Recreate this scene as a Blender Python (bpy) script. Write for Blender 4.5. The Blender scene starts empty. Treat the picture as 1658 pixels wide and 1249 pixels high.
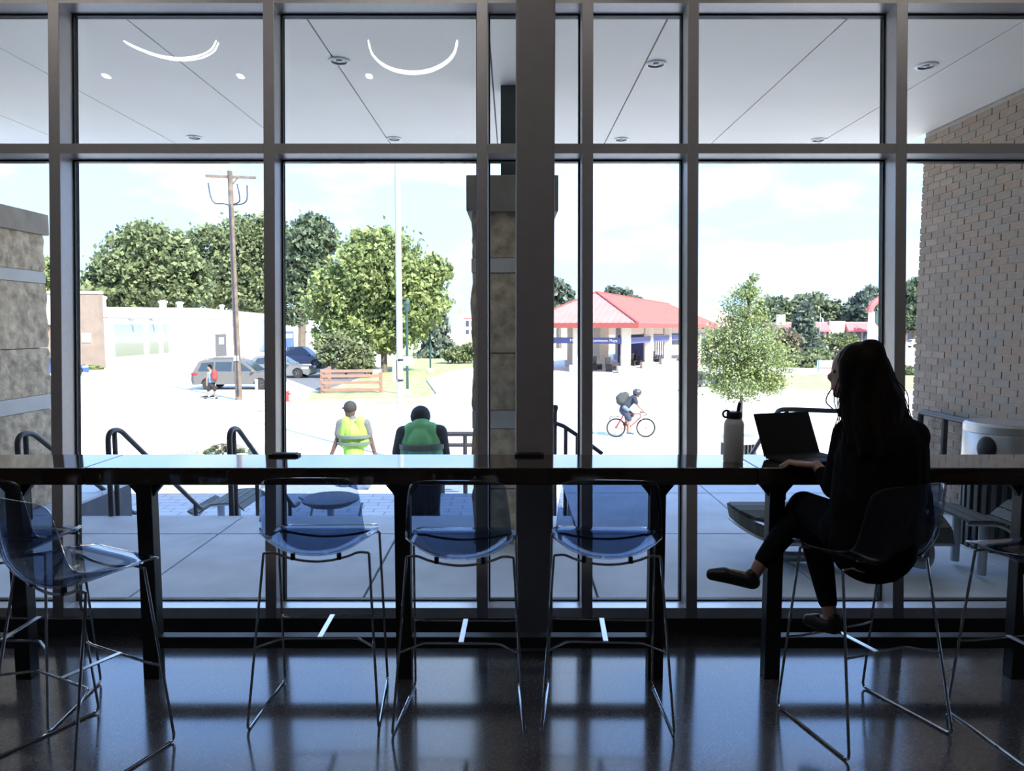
import bpy, bmesh, math, random
import numpy as np
from mathutils import Vector, Matrix

# ------------------------------------------------------------------ camera, world, sun, exposure
SC = bpy.context.scene
COL = SC.collection
random.seed(7)
W_PX, H_PX, F_PX = 1658.0, 1249.0, 1171.0
CAM_H, PITCH = 1.73, math.radians(4.7)
cam_data = bpy.data.cameras.new('camera')
cam_data.sensor_width = 36.0
cam_data.lens = 36.0 * F_PX / W_PX
cam_data.clip_end = 900
cam = bpy.data.objects.new('camera', cam_data)
cam.location = (0, 0, CAM_H)
cam.rotation_euler = (math.pi / 2 - PITCH, 0, 0)
COL.objects.link(cam)
SC.camera = cam
SC.view_settings.view_transform = 'Standard'
SC.view_settings.look = 'None'
SC.view_settings.gamma = 1.0
SC.view_settings.use_curve_mapping = False
SC.view_settings.exposure = 1.5
SC.cycles.max_bounces = 10
SC.cycles.transparent_max_bounces = 24
SC.cycles.sample_clamp_indirect = 6.0
SC.cycles.use_denoising = True

world = bpy.data.worlds.new('sky')
SC.world = world
world.use_nodes = True
wn, wl = world.node_tree.nodes, world.node_tree.links
wn.clear()
w_out = wn.new('ShaderNodeOutputWorld')
w_bg = wn.new('ShaderNodeBackground')
w_bg.inputs['Strength'].default_value = 1.0
w_tc = wn.new('ShaderNodeTexCoord')
w_sep = wn.new('ShaderNodeSeparateXYZ')
w_ramp = wn.new('ShaderNodeValToRGB')
w_map = wn.new('ShaderNodeMapping')
w_map.inputs['Scale'].default_value = (1.6, 1.6, 5.0)
w_noise = wn.new('ShaderNodeTexNoise')
w_noise.inputs['Scale'].default_value = 2.6
w_noise.inputs['Detail'].default_value = 7
w_noise.inputs['Roughness'].default_value = 0.55
w_cr = wn.new('ShaderNodeValToRGB')
w_mix = wn.new('ShaderNodeMixRGB')
w_mix.inputs[2].default_value = (0.60, 0.70, 0.87, 1)
wl.new(w_tc.outputs['Generated'], w_sep.inputs[0])
wl.new(w_sep.outputs['Z'], w_ramp.inputs[0])
e = w_ramp.color_ramp.elements
e[0].position = 0.0
e[0].color = (0.42, 0.57, 0.87, 1)
e[1].position = 1.0
e[1].color = (0.20, 0.46, 1.20, 1)
m_ = e.new(0.25)
m_.color = (0.36, 0.57, 1.06, 1)
wl.new(w_tc.outputs['Generated'], w_map.inputs[0])
wl.new(w_map.outputs[0], w_noise.inputs['Vector'])
wl.new(w_noise.outputs['Fac'], w_cr.inputs[0])
w_cr.color_ramp.elements[0].position = 0.46
w_cr.color_ramp.elements[1].position = 0.66
wl.new(w_ramp.outputs[0], w_mix.inputs[1])
wl.new(w_cr.outputs[0], w_mix.inputs[0])
wl.new(w_mix.outputs[0], w_bg.inputs['Color'])
wl.new(w_bg.outputs[0], w_out.inputs[0])

SUN_TO = Vector((0.55, -0.64, 0.80)).normalized()
sun_data = bpy.data.lights.new('sun', 'SUN')
sun_data.energy = 6.0
sun_data.angle = math.radians(0.6)
sun_data.color = (1.0, 0.90, 0.76)
sun = bpy.data.objects.new('sun', sun_data)
sun.rotation_euler = (-SUN_TO).to_track_quat('-Z', 'Y').to_euler()
sun.location = (30, -30, 40)
COL.objects.link(sun)

# ------------------------------------------------------------------ pixel helpers
SP, CP = math.sin(PITCH), math.cos(PITCH)
CAM = Vector((0, 0, CAM_H))
def ray(px, py):
    x = (px - W_PX / 2) / F_PX
    y = (H_PX / 2 - py) / F_PX
    return Vector((x, CP + y * SP, -SP + y * CP))
def G(px, py, z=0.0):                 # where the sight line meets a level at height z
    r = ray(px, py)
    return CAM + r * ((z - CAM_H) / r.z)
def P(px, py, Y):                     # the point of the sight line at distance Y
    r = ray(px, py)
    return CAM + r * (Y / r.y)

# ------------------------------------------------------------------ materials
MATS = {}
def nodes_of(name):
    m = bpy.data.materials.new(name)
    m.use_nodes = True
    n = m.node_tree.nodes
    l = m.node_tree.links
    return m, n, l, n['Principled BSDF']
def mat(name, col, rough=0.6, metal=0.0, var=0.12, scale=8.0, bump=0.0, bscale=None, spec=None, island=0.0, detail=4):
    if name in MATS:
        return MATS[name]
    m, n, l, b = nodes_of(name)
    b.inputs['Roughness'].default_value = rough
    b.inputs['Metallic'].default_value = metal
    if spec is not None:
        b.inputs['Specular IOR Level'].default_value = spec
    tc = n.new('ShaderNodeTexCoord')
    nz = n.new('ShaderNodeTexNoise')
    nz.inputs['Scale'].default_value = scale
    nz.inputs['Detail'].default_value = detail
    l.new(tc.outputs['Object'], nz.inputs['Vector'])
    cr = n.new('ShaderNodeValToRGB')
    cr.color_ramp.elements[0].position = 0.3
    cr.color_ramp.elements[1].position = 0.7
    cr.color_ramp.elements[0].color = tuple(max(0, c * (1 - var)) for c in col) + (1,)
    cr.color_ramp.elements[1].color = tuple(min(1, c * (1 + var)) for c in col) + (1,)
    l.new(nz.outputs['Fac'], cr.inputs[0])
    out = cr.outputs[0]
    if island > 0:
        ge = n.new('ShaderNodeNewGeometry')
        mr = n.new('ShaderNodeMapRange')
        mr.inputs['To Min'].default_value = 1 - island
        mr.inputs['To Max'].default_value = 1 + island
        l.new(ge.outputs['Random Per Island'], mr.inputs['Value'])
        hs = n.new('ShaderNodeHueSaturation')
        l.new(mr.outputs[0], hs.inputs['Value'])
        l.new(out, hs.inputs['Color'])
        out = hs.outputs[0]
    l.new(out, b.inputs['Base Color'])
    if bump > 0:
        nb = n.new('ShaderNodeTexNoise')
        nb.inputs['Scale'].default_value = bscale or scale * 4
        nb.inputs['Detail'].default_value = 6
        l.new(tc.outputs['Object'], nb.inputs['Vector'])
        bp = n.new('ShaderNodeBump')
        bp.inputs['Strength'].default_value = bump
        bp.inputs['Distance'].default_value = 0.01
        l.new(nb.outputs['Fac'], bp.inputs['Height'])
        l.new(bp.outputs[0], b.inputs['Normal'])
    MATS[name] = m
    return m
def see_through(name, tint, f0=0.04, rough=0.0):
    """thin clear sheet: tinted passage plus Schlick mirror reflection"""
    if name in MATS:
        return MATS[name]
    m, n, l, b = nodes_of(name)
    n.remove(b)
    lw = n.new('ShaderNodeLayerWeight')
    lw.inputs['Blend'].default_value = 0.5
    p5 = n.new('ShaderNodeMath'); p5.operation = 'POWER'; p5.inputs[1].default_value = 5.0
    l.new(lw.outputs['Facing'], p5.inputs[0])
    ma = n.new('ShaderNodeMath'); ma.operation = 'MULTIPLY_ADD'
    ma.inputs[1].default_value = 1 - f0
    ma.inputs[2].default_value = f0
    l.new(p5.outputs[0], ma.inputs[0])
    tr = n.new('ShaderNodeBsdfTransparent'); tr.inputs[0].default_value = tuple(tint) + (1,)
    gl = n.new('ShaderNodeBsdfGlossy'); gl.inputs['Roughness'].default_value = rough
    gl.inputs['Color'].default_value = (1, 1, 1, 1)
    mx = n.new('ShaderNodeMixShader')
    l.new(ma.outputs[0], mx.inputs[0]); l.new(tr.outputs[0], mx.inputs[1]); l.new(gl.outputs[0], mx.inputs[2])
    l.new(mx.outputs[0], n['Material Output'].inputs[0])
    MATS[name] = m
    return m
def glow(name, col, strength):
    if name in MATS:
        return MATS[name]
    m, n, l, b = nodes_of(name)
    b.inputs['Base Color'].default_value = tuple(col) + (1,)
    b.inputs['Emission Color'].default_value = tuple(col) + (1,)
    b.inputs['Emission Strength'].default_value = strength
    MATS[name] = m
    return m

# ------------------------------------------------------------------ mesh builder
def V(*a):
    return Vector(a)
def fillet(pts, r, n=5):
    pts = [Vector(p) for p in pts]
    out = [pts[0]]
    for i in range(1, len(pts) - 1):
        a, b, c = pts[i - 1], pts[i], pts[i + 1]
        d0, d1 = (a - b), (c - b)
        k = min(r, d0.length * 0.48, d1.length * 0.48)
        p0, p1 = b + d0.normalized() * k, b + d1.normalized() * k
        for j in range(n + 1):
            t = j / n
            out.append(p0 * (1 - t) ** 2 + b * 2 * t * (1 - t) + p1 * t * t)
    out.append(pts[-1])
    return out
def bez(pts, n=24):
    """smooth curve through points (Catmull-Rom)"""
    pts = [Vector(p) for p in pts]
    q = [pts[0] * 2 - pts[1]] + pts + [pts[-1] * 2 - pts[-2]]
    out = []
    m = len(pts) - 1
    for i in range(m):
        for j in range(n // m + 1):
            t = j / (n // m + 1)
            a, b, c, d = q[i:i + 4]
            out.append(0.5 * ((2 * b) + (c - a) * t + (2 * a - 5 * b + 4 * c - d) * t * t + (3 * b - a - 3 * c + d) * t ** 3))
    out.append(pts[-1])
    return out
class MB:
    def __init__(self):
        self.v, self.f = [], []
    def add(self, vs, fs):
        o = len(self.v)
        self.v += [tuple(x) for x in vs]
        self.f += [tuple(i + o for i in f) for f in fs]
        return self
    def box(self, x0, x1, y0, y1, z0, z1):
        return self.add([(x0, y0, z0), (x1, y0, z0), (x1, y1, z0), (x0, y1, z0), (x0, y0, z1), (x1, y0, z1), (x1, y1, z1), (x0, y1, z1)],
                        [(3, 2, 1, 0), (4, 5, 6, 7), (0, 1, 5, 4), (1, 2, 6, 5), (2, 3, 7, 6), (3, 0, 4, 7)])
    def cbox(self, x0, x1, y0, y1, z0, z1, c=0.01):
        """box with chamfered edges"""
        bm = bmesh.new()
        bmesh.ops.create_cube(bm, size=1)
        for w in bm.verts:
            w.co = Vector(((x0 + x1) / 2 + w.co.x * (x1 - x0), (y0 + y1) / 2 + w.co.y * (y1 - y0), (z0 + z1) / 2 + w.co.z * (z1 - z0)))
        bmesh.ops.bevel(bm, geom=bm.edges[:], offset=c, segments=2, affect='EDGES', profile=0.6)
        bm.verts.index_update()
        self.add([w.co for w in bm.verts], [[w.index for w in f.verts] for f in bm.faces])
        bm.free()
        return self
    def bar(self, p0, p1, w, h, up=(0, 0, 1)):
        p0, p1 = Vector(p0), Vector(p1)
        d = (p1 - p0).normalized()
        u = Vector(up)
        if abs(d.dot(u)) > 0.98:
            u = Vector((0, 1, 0))
        s = d.cross(u).normalized()
        t = s.cross(d).normalized()
        c = []
        for p in (p0, p1):
            for a, b in ((-1, -1), (1, -1), (1, 1), (-1, 1)):
                c.append(p + s * (a * w / 2) + t * (b * h / 2))
        return self.add(c, [(3, 2, 1, 0), (4, 5, 6, 7), (0, 1, 5, 4), (1, 2, 6, 5), (2, 3, 7, 6), (3, 0, 4, 7)])
    def tube(self, pts, r, n=8, closed=False):
        pts = [Vector(p) for p in pts]
        m = len(pts)
        rs = r if isinstance(r, (list, tuple)) else [r] * m
        rings = []
        prev = None
        for i in range(m):
            if closed:
                d = pts[(i + 1) % m] - pts[i - 1]
            else:
                d = pts[min(i + 1, m - 1)] - pts[max(i - 1, 0)]
            d = d.normalized() if d.length > 1e-9 else Vector((0, 0, 1))
            if prev is None:
                u = Vector((0, 0, 1)) if abs(d.z) < 0.9 else Vector((1, 0, 0))
                s = d.cross(u).normalized()
            else:
                s = (prev - d * prev.dot(d)).normalized()
            prev = s
            t = d.cross(s)
            rings.append([pts[i] + (s * math.cos(2 * math.pi * k / n) + t * math.sin(2 * math.pi * k / n)) * rs[i] for k in range(n)])
        vs = [p for rg in rings for p in rg]
        fs = []
        for i in range(m if closed else m - 1):
            j = (i + 1) % m
            for k in range(n):
                fs.append((i * n + k, i * n + (k + 1) % n, j * n + (k + 1) % n, j * n + k))
        if not closed:
            fs.append(tuple(range(n - 1, -1, -1)))
            fs.append(tuple((m - 1) * n + k for k in range(n)))
        return self.add(vs, fs)
    def lathe(self, prof, n=20, c=(0, 0, 0), M=None):
        vs, fs = [], []
        c = Vector(c)
        for r, z in prof:
            for k in range(n):
                a = 2 * math.pi * k / n
                p = Vector((r * math.cos(a), r * math.sin(a), z))
                vs.append((M @ p if M else p) + c)
        for i in range(len(prof) - 1):
            for k in range(n):
                fs.append((i * n + k, i * n + (k + 1) % n, (i + 1) * n + (k + 1) % n, (i + 1) * n + k))
        fs.append(tuple(range(n - 1, -1, -1)))
        fs.append(tuple((len(prof) - 1) * n + k for k in range(n)))
        return self.add(vs, fs)
    def ell(self, c, r, nu=12, nv=8, M=None):
        c = Vector(c)
        if isinstance(r, (int, float)):
            r = (r, r, r)
        vs, fs = [], []
        for j in range(1, nv):
            t = math.pi * j / nv
            for k in range(nu):
                a = 2 * math.pi * k / nu
                p = Vector((r[0] * math.sin(t) * math.cos(a), r[1] * math.sin(t) * math.sin(a), r[2] * math.cos(t)))
                vs.append(c + (M @ p if M else p))
        vs.append(c + (M @ Vector((0, 0, r[2])) if M else Vector((0, 0, r[2]))))
        vs.append(c - (M @ Vector((0, 0, r[2])) if M else Vector((0, 0, r[2]))))
        top, bot = len(vs) - 2, len(vs) - 1
        for j in range(nv - 2):
            for k in range(nu):
                fs.append((j * nu + k, (j + 1) * nu + k, (j + 1) * nu + (k + 1) % nu, j * nu + (k + 1) % nu))
        for k in range(nu):
            fs.append((top, k, (k + 1) % nu))
            fs.append((bot, (nv - 2) * nu + (k + 1) % nu, (nv - 2) * nu + k))
        return self.add(vs, fs)
    def prism(self, poly, off):
        """polygon (3D points) swept along vector off"""
        n = len(poly)
        off = Vector(off)
        a = [Vector(p) for p in poly]
        return self.add(a + [p + off for p in a], [tuple(range(n - 1, -1, -1)), tuple(range(n, 2 * n))] + [(i, (i + 1) % n, n + (i + 1) % n, n + i) for i in range(n)])
    def grid(self, rows):
        o = len(self.v)
        h, w = len(rows), len(rows[0])
        self.v += [tuple(p) for r in rows for p in r]
        for i in range(h - 1):
            for j in range(w - 1):
                self.f.append((o + i * w + j, o + i * w + j + 1, o + (i + 1) * w + j + 1, o + (i + 1) * w + j))
        return self
    def mesh(self, name, m, smooth=False):
        me = bpy.data.meshes.new(name)
        me.from_pydata(self.v, [], self.f)
        me.validate()
        bm = bmesh.new()
        bm.from_mesh(me)
        bmesh.ops.recalc_face_normals(bm, faces=bm.faces)
        bm.to_mesh(me)
        bm.free()
        if m:
            me.materials.append(m)
        if smooth:
            for p in me.polygons:
                p.use_smooth = True
            try:
                me.set_sharp_from_angle(angle=math.radians(40))
            except Exception:
                pass
        return me
    def build(self, name, m, parent=None, smooth=False):
        return obj(name, self.mesh(name, m, smooth), parent)
def obj(name, me, parent=None):
    o = bpy.data.objects.new(name, me)
    COL.objects.link(o)
    if parent:
        o.parent = parent
    return o
def tag(o, label=None, cat=None, group=None, kind=None):
    if label: o['label'] = label
    if cat: o['category'] = cat
    if group: o['group'] = group
    if kind: o['kind'] = kind
    return o
def thing(name, label, cat, loc=(0, 0, 0), rz=0, group=None):
    o = bpy.data.objects.new(name, None)
    o.empty_display_size = 0.1
    COL.objects.link(o)
    o.location = loc
    o.rotation_euler = (0, 0, rz)
    return tag(o, label, cat, group)
def holder(name, label=None, cat=None, loc=(0, 0, 0), rot=(0, 0, 0)):
    o = bpy.data.objects.new(name, None)
    COL.objects.link(o)
    o.location = loc
    o.rotation_euler = rot
    return tag(o, label, cat, kind='structure')
def copy_tree(o, parent=None, kids=None):
    c = o.copy()
    COL.objects.link(c)
    c.parent = parent
    for ch in KIDS(o):
        copy_tree(ch, c)
    return c
def KIDS(o):
    return [x for x in COL.objects if x.parent == o]
def bake(o):
    """turn the modifiers into plain mesh"""
    dg = bpy.context.evaluated_depsgraph_get()
    dg.update()
    me = bpy.data.meshes.new_from_object(o.evaluated_get(dg))
    old = o.data
    o.modifiers.clear()
    o.data = me
    bpy.data.meshes.remove(old)
    return o
def text_mesh(txt, size, m, depth=0.0):
    cu = bpy.data.curves.new('lettering', 'FONT')
    cu.body = txt
    cu.size = size
    cu.extrude = depth
    cu.align_x = 'CENTER'
    cu.align_y = 'CENTER'
    t = bpy.data.objects.new('lettering', cu)
    COL.objects.link(t)
    dg = bpy.context.evaluated_depsgraph_get()
    me = bpy.data.meshes.new_from_object(t.evaluated_get(dg))
    bpy.data.objects.remove(t)
    me.materials.clear()
    me.materials.append(m)
    return me
def capsule(mb, p0, p1, r0, r1, n=12):
    p0, p1 = Vector(p0), Vector(p1)
    d = p1 - p0
    L = d.length
    if L < 1e-6:
        return mb.ell(p0, r0)
    d = d / L
    pts, rs = [], []
    for k in range(5):
        a = math.pi / 2 * (1 - k / 4)
        pts.append(p0 - d * (r0 * math.sin(a))); rs.append(max(1e-4, r0 * math.cos(a)))
    for k in range(5):
        a = math.pi / 2 * (k / 4)
        pts.append(p1 + d * (r1 * math.sin(a))); rs.append(max(1e-4, r1 * math.cos(a)))
    return mb.tube(pts, rs, n)
def blob(name, caps, m, parent, voxel=0.01, smooth_it=4, ells=()):
    """one continuous skin around tapered limbs"""
    mb = MB()
    for c in caps:
        capsule(mb, *c)
    for e_ in ells:
        mb.ell(*e_)
    o = mb.build(name, m, parent)
    r = o.modifiers.new('r', 'REMESH'); r.mode = 'VOXEL'; r.voxel_size = voxel; r.use_smooth_shade = True
    s = o.modifiers.new('s', 'SMOOTH'); s.iterations = smooth_it; s.factor = 0.5
    bake(o)
    if not o.data.materials:
        o.data.materials.append(m)
    return o
def chain(pts, rs):
    return [(pts[i], pts[i + 1], rs[i], rs[i + 1]) for i in range(len(pts) - 1)]

M_frame = mat('frame_aluminium', (0.46, 0.445, 0.45), 0.38, 0.45, 0.04, 30)
M_glass = see_through('window_glass', (0.93, 0.965, 0.96), 0.035)
M_gasket = mat('black_gasket', (0.008, 0.012, 0.014), 0.5)
M_smoke = see_through('smoke_plastic', (0.57, 0.64, 0.74), 0.06, 0.02)
M_chrome = mat('chrome_wire', (0.55, 0.57, 0.6), 0.13, 1.0, 0.03)
M_strip = mat('brushed_strip', (0.85, 0.86, 0.88), 0.35, 1.0, 0.03)
M_black = mat('black_steel', (0.006, 0.006, 0.007), 0.45, 0, 0.2)
M_rail = mat('dark_rail_paint', (0.035, 0.032, 0.034), 0.4, 0.3, 0.1)
# ------------------------------------------------------------------ the room
# polished dark concrete floor
m, n, l, b = nodes_of('polished_concrete')
tc = n.new('ShaderNodeTexCoord')
vo = n.new('ShaderNodeTexVoronoi'); vo.inputs['Scale'].default_value = 95
cr = n.new('ShaderNodeValToRGB')
cr.color_ramp.elements[0].position = 0.08; cr.color_ramp.elements[0].color = (0.26, 0.25, 0.24, 1)
cr.color_ramp.elements[1].position = 0.34; cr.color_ramp.elements[1].color = (0.082, 0.082, 0.088, 1)
nz = n.new('ShaderNodeTexNoise'); nz.inputs['Scale'].default_value = 2.2; nz.inputs['Detail'].default_value = 8
mx = n.new('ShaderNodeMixRGB'); mx.blend_type = 'MULTIPLY'; mx.inputs[0].default_value = 0.8
cr2 = n.new('ShaderNodeValToRGB')
cr2.color_ramp.elements[0].position = 0.3; cr2.color_ramp.elements[0].color = (0.5, 0.5, 0.52, 1)
cr2.color_ramp.elements[1].position = 0.7; cr2.color_ramp.elements[1].color = (1.25, 1.22, 1.2, 1)
rr = n.new('ShaderNodeMapRange'); rr.inputs['To Min'].default_value = 0.07; rr.inputs['To Max'].default_value = 0.22
l.new(tc.outputs['Object'], vo.inputs['Vector']); l.new(tc.outputs['Object'], nz.inputs['Vector'])
l.new(vo.outputs['Distance'], cr.inputs[0]); l.new(nz.outputs['Fac'], cr2.inputs[0])
l.new(cr.outputs[0], mx.inputs[1]); l.new(cr2.outputs[0], mx.inputs[2]); l.new(mx.outputs[0], b.inputs['Base Color'])
l.new(nz.outputs['Fac'], rr.inputs['Value']); l.new(rr.outputs[0], b.inputs['Roughness'])
b.inputs['Specular IOR Level'].default_value = 0.8
b.inputs['Coat Weight'].default_value = 0.7
b.inputs['Coat Roughness'].default_value = 0.12
M_floor = m
M_wall = mat('dark_painted_wall', (0.22, 0.22, 0.23), 0.8)
M_ceil = mat('ceiling_paint', (0.35, 0.35, 0.36), 0.85)
M_curb = mat('dark_curb', (0.06, 0.062, 0.06), 0.6)

RX0, RX1, RY0, RZ = -7.0, 6.0, -6.0, 5.2
Y_CURB, Z_SILL = 3.96, 0.146
tag(MB().box(RX0, RX1, RY0, Y_CURB, -0.12, 0).build('floor', M_floor), 'polished dark concrete floor reflecting the windows', 'floor', kind='structure')
tag(MB().box(RX0 - 0.2, RX1 + 0.2, RY0, 4.55, RZ, RZ + 0.15).build('ceiling', M_ceil), 'dim ceiling of the room high above the window frames', 'ceiling', kind='structure')
tag(MB().box(RX0 - 0.2, RX0, RY0 - 0.2, 4.3, -0.12, RZ).build('wall_left', M_wall), 'dark side wall of the room left of the stools', 'wall', kind='structure')
tag(MB().box(RX1, RX1 + 0.2, RY0 - 0.2, 4.3, -0.12, RZ).build('wall_right', M_wall), 'dark side wall of the room right of the stools', 'wall', kind='structure')
tag(MB().box(RX0, RX1, RY0 - 0.2, RY0, -0.12, RZ).build('wall_back', M_wall), 'dark rear wall of the room behind the viewer', 'wall', kind='structure')
tag(MB().box(RX0, RX1, Y_CURB, 4.16, -0.12, Z_SILL - 0.06).build('wall_front', M_curb), 'low dark curb wall under the window frames', 'wall', kind='structure')

# ------------------------------------------------------------------ canted curtain wall
CANT = math.radians(3.95)
win = holder('window_1', 'grey aluminium window wall with tall panes over the terrace', 'window', (0, Y_CURB, Z_SILL), (-CANT, 0, 0))
WN = Vector((0, math.cos(CANT), -math.sin(CANT)))
WU = Vector((0, math.sin(CANT), math.cos(CANT)))
W0 = Vector((0, Y_CURB, Z_SILL))
def cw(px, py):
    r = ray(px, py)
    t = (W0 - CAM).dot(WN) / r.dot(WN)
    q = CAM + r * t - W0
    return q.x, q.dot(WU)
MULL = []
for px in (-262, 91, 437, 781, 951, 1121, 1457, 1800):
    MULL.append(cw(px, 624)[0])
M_sill = mat('sill_aluminium', (0.80, 0.82, 0.84), 0.32, 0.5, 0.03, 20)
MW, MD, GY = 0.0625, 0.165, 0.135
z_tr0, z_tr1 = cw(829, 248.5)[1], cw(829, 232.5)[1]
z_hd = cw(829, 5)[1]
for x in MULL:
    MB().cbox(x - MW / 2, x + MW / 2, 0, MD, -0.06, z_hd + 0.4, 0.003).build('mullion', M_frame, win)
for i in range(len(MULL) - 1):
    xa, xb = MULL[i] + MW / 2, MULL[i + 1] - MW / 2
    MB().box(xa, xb, 0, MD, -0.06, 0.0).build('sill_frame', M_sill, win)
    MB().box(xa, xb, 0, MD, z_tr0, z_tr1).build('transom', M_frame, win)
    MB().box(xa, xb, 0, MD, z_hd, z_hd + 0.4).build('head_frame', M_frame, win)
    for za, zb in ((0.0, z_tr0), (z_tr1, z_hd)):
        p = MB().box(xa + 0.009, xb - 0.009, GY, GY + 0.024, za + 0.009, zb - 0.009).build('pane', M_glass, win)
        g = MB()
        w = 0.009
        g.box(xa, xa + w, GY - 0.012, GY + 0.03, za, zb).box(xb - w, xb, GY - 0.012, GY + 0.03, za, zb)
        g.box(xa + w, xb - w, GY - 0.012, GY + 0.03, za, za + w).box(xa + w, xb - w, GY - 0.012, GY + 0.03, zb - w, zb)
        g.build('gasket', M_gasket, win)
zt = (W0 + WU * (z_hd + 0.4))
tag(MB().box(RX0, RX1, zt.y - 0.02, zt.y + 0.24, zt.z - 0.03, RZ).build('trim_1', M_wall), 'dark band of wall above the window frames', 'wall', kind='structure')

# interior steel column
M_colm = mat('column_paint', (0.27, 0.255, 0.265), 0.5, 0, 0.05, 12)
cx = (864 - 829) * 3.93 / F_PX
col_t = tag(MB().cbox(cx - 0.098, cx + 0.098, 3.715, 3.911, 0, RZ, 0.012).build('trim_2', M_colm), 'square grey steel column just inside the window wall', 'column', kind='structure')

# ------------------------------------------------------------------ bar table (three sections)
m, n, l, b = nodes_of('dark_wood')
tc = n.new('ShaderNodeTexCoord'); mp = n.new('ShaderNodeMapping'); mp.inputs['Scale'].default_value = (1.2, 22, 22)
nz = n.new('ShaderNodeTexNoise'); nz.inputs['Scale'].default_value = 3; nz.inputs['Detail'].default_value = 8
cr = n.new('ShaderNodeValToRGB')
cr.color_ramp.elements[0].position = 0.3; cr.color_ramp.elements[0].color = (0.010, 0.006, 0.004, 1)
cr.color_ramp.elements[1].position = 0.75; cr.color_ramp.elements[1].color = (0.045, 0.026, 0.016, 1)
l.new(tc.outputs['Object'], mp.inputs[0]); l.new(mp.outputs[0], nz.inputs['Vector']); l.new(nz.outputs['Fac'], cr.inputs[0])
l.new(cr.outputs[0], b.inputs['Base Color'])
rr = n.new('ShaderNodeMapRange'); rr.inputs['To Min'].default_value = 0.06; rr.inputs['To Max'].default_value = 0.16
b.inputs['Coat Weight'].default_value = 1.0
b.inputs['Coat Roughness'].default_value = 0.05
l.new(nz.outputs['Fac'], rr.inputs['Value']); l.new(rr.outputs[0], b.inputs['Roughness'])
M_wood = m
TY0, TY1, TZ0, TZ1 = 3.33, 3.69, 0.988, 1.07
LEGY0, LEGY1 = 3.42, 3.49
def bar_table(x0, x1, legs, label):
    t = thing('bar_table', label, 'table', ((x0 + x1) / 2, 3.5, 0), 0, 'high bar tables along the window')
    ox = (x0 + x1) / 2
    def B(name, mt, xa, xb, ya, yb, za, zb, c=0.004):
        return MB().cbox(xa - ox, xb - ox, ya - 3.5, yb - 3.5, za, zb, c).build(name, mt, t)
    B('tabletop', M_wood, x0 + 0.002, x1 - 0.002, TY0, TY1, TZ0, TZ1, 0.006)
    for lx in legs:
        B('leg', M_black, lx - 0.0375, lx + 0.0375, LEGY0, LEGY1, 0, TZ0)
        for s in (-1, 1):
            MB().prism([V(lx - ox + s * 0.0375, -0.06, TZ0), V(lx - ox + s * 0.10, -0.06, TZ0), V(lx - ox + s * 0.05, -0.06, TZ0 - 0.06), V(lx - ox + s * 0.0375, -0.06, TZ0 - 0.08)], (0, 0.03, 0)).build('gusset', M_black, t)
    for a, c in zip(legs[:-1], legs[1:]):
        B('foot_rail', M_black, a + 0.0375, c - 0.0375, LEGY0 + 0.005, LEGY1 - 0.005, 0.155, 0.212)
    return t
bar_table(-5.1, -2.0, (-4.9, -3.65, -2.4), 'dark wood bar table section at the far left end of the row')
bar_table(-2.0, 1.149, (-1.771, -0.53, 0.704), 'dark wood bar table section in the middle, three black legs and foot rail')
bar_table(1.149, 4.3, (1.277, 2.49, 4.1), 'dark wood bar table section under the laptop and bottle')
M_plastic_k = mat('black_plastic', (0.012, 0.012, 0.014), 0.4)
for px, lab in ((457, 'flat black power outlet plate on the table behind the first stool'), (857, 'flat black power outlet plate on the table in front of the steel column')):
    q = G(px, 741, TZ1)
    o = thing('power_outlet_plate', lab, 'outlet', (q.x, TY1 - 0.045, TZ1), 0, 'power outlets in the table')
    MB().cbox(-0.075, 0.075, -0.03, 0.03, 0, 0.012, 0.003).build('plate', M_plastic_k, o)
    MB().cbox(-0.06, 0.06, -0.02, 0.022, 0.012, 0.016, 0.002).build('flip_lid', M_plastic_k, o)

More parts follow.
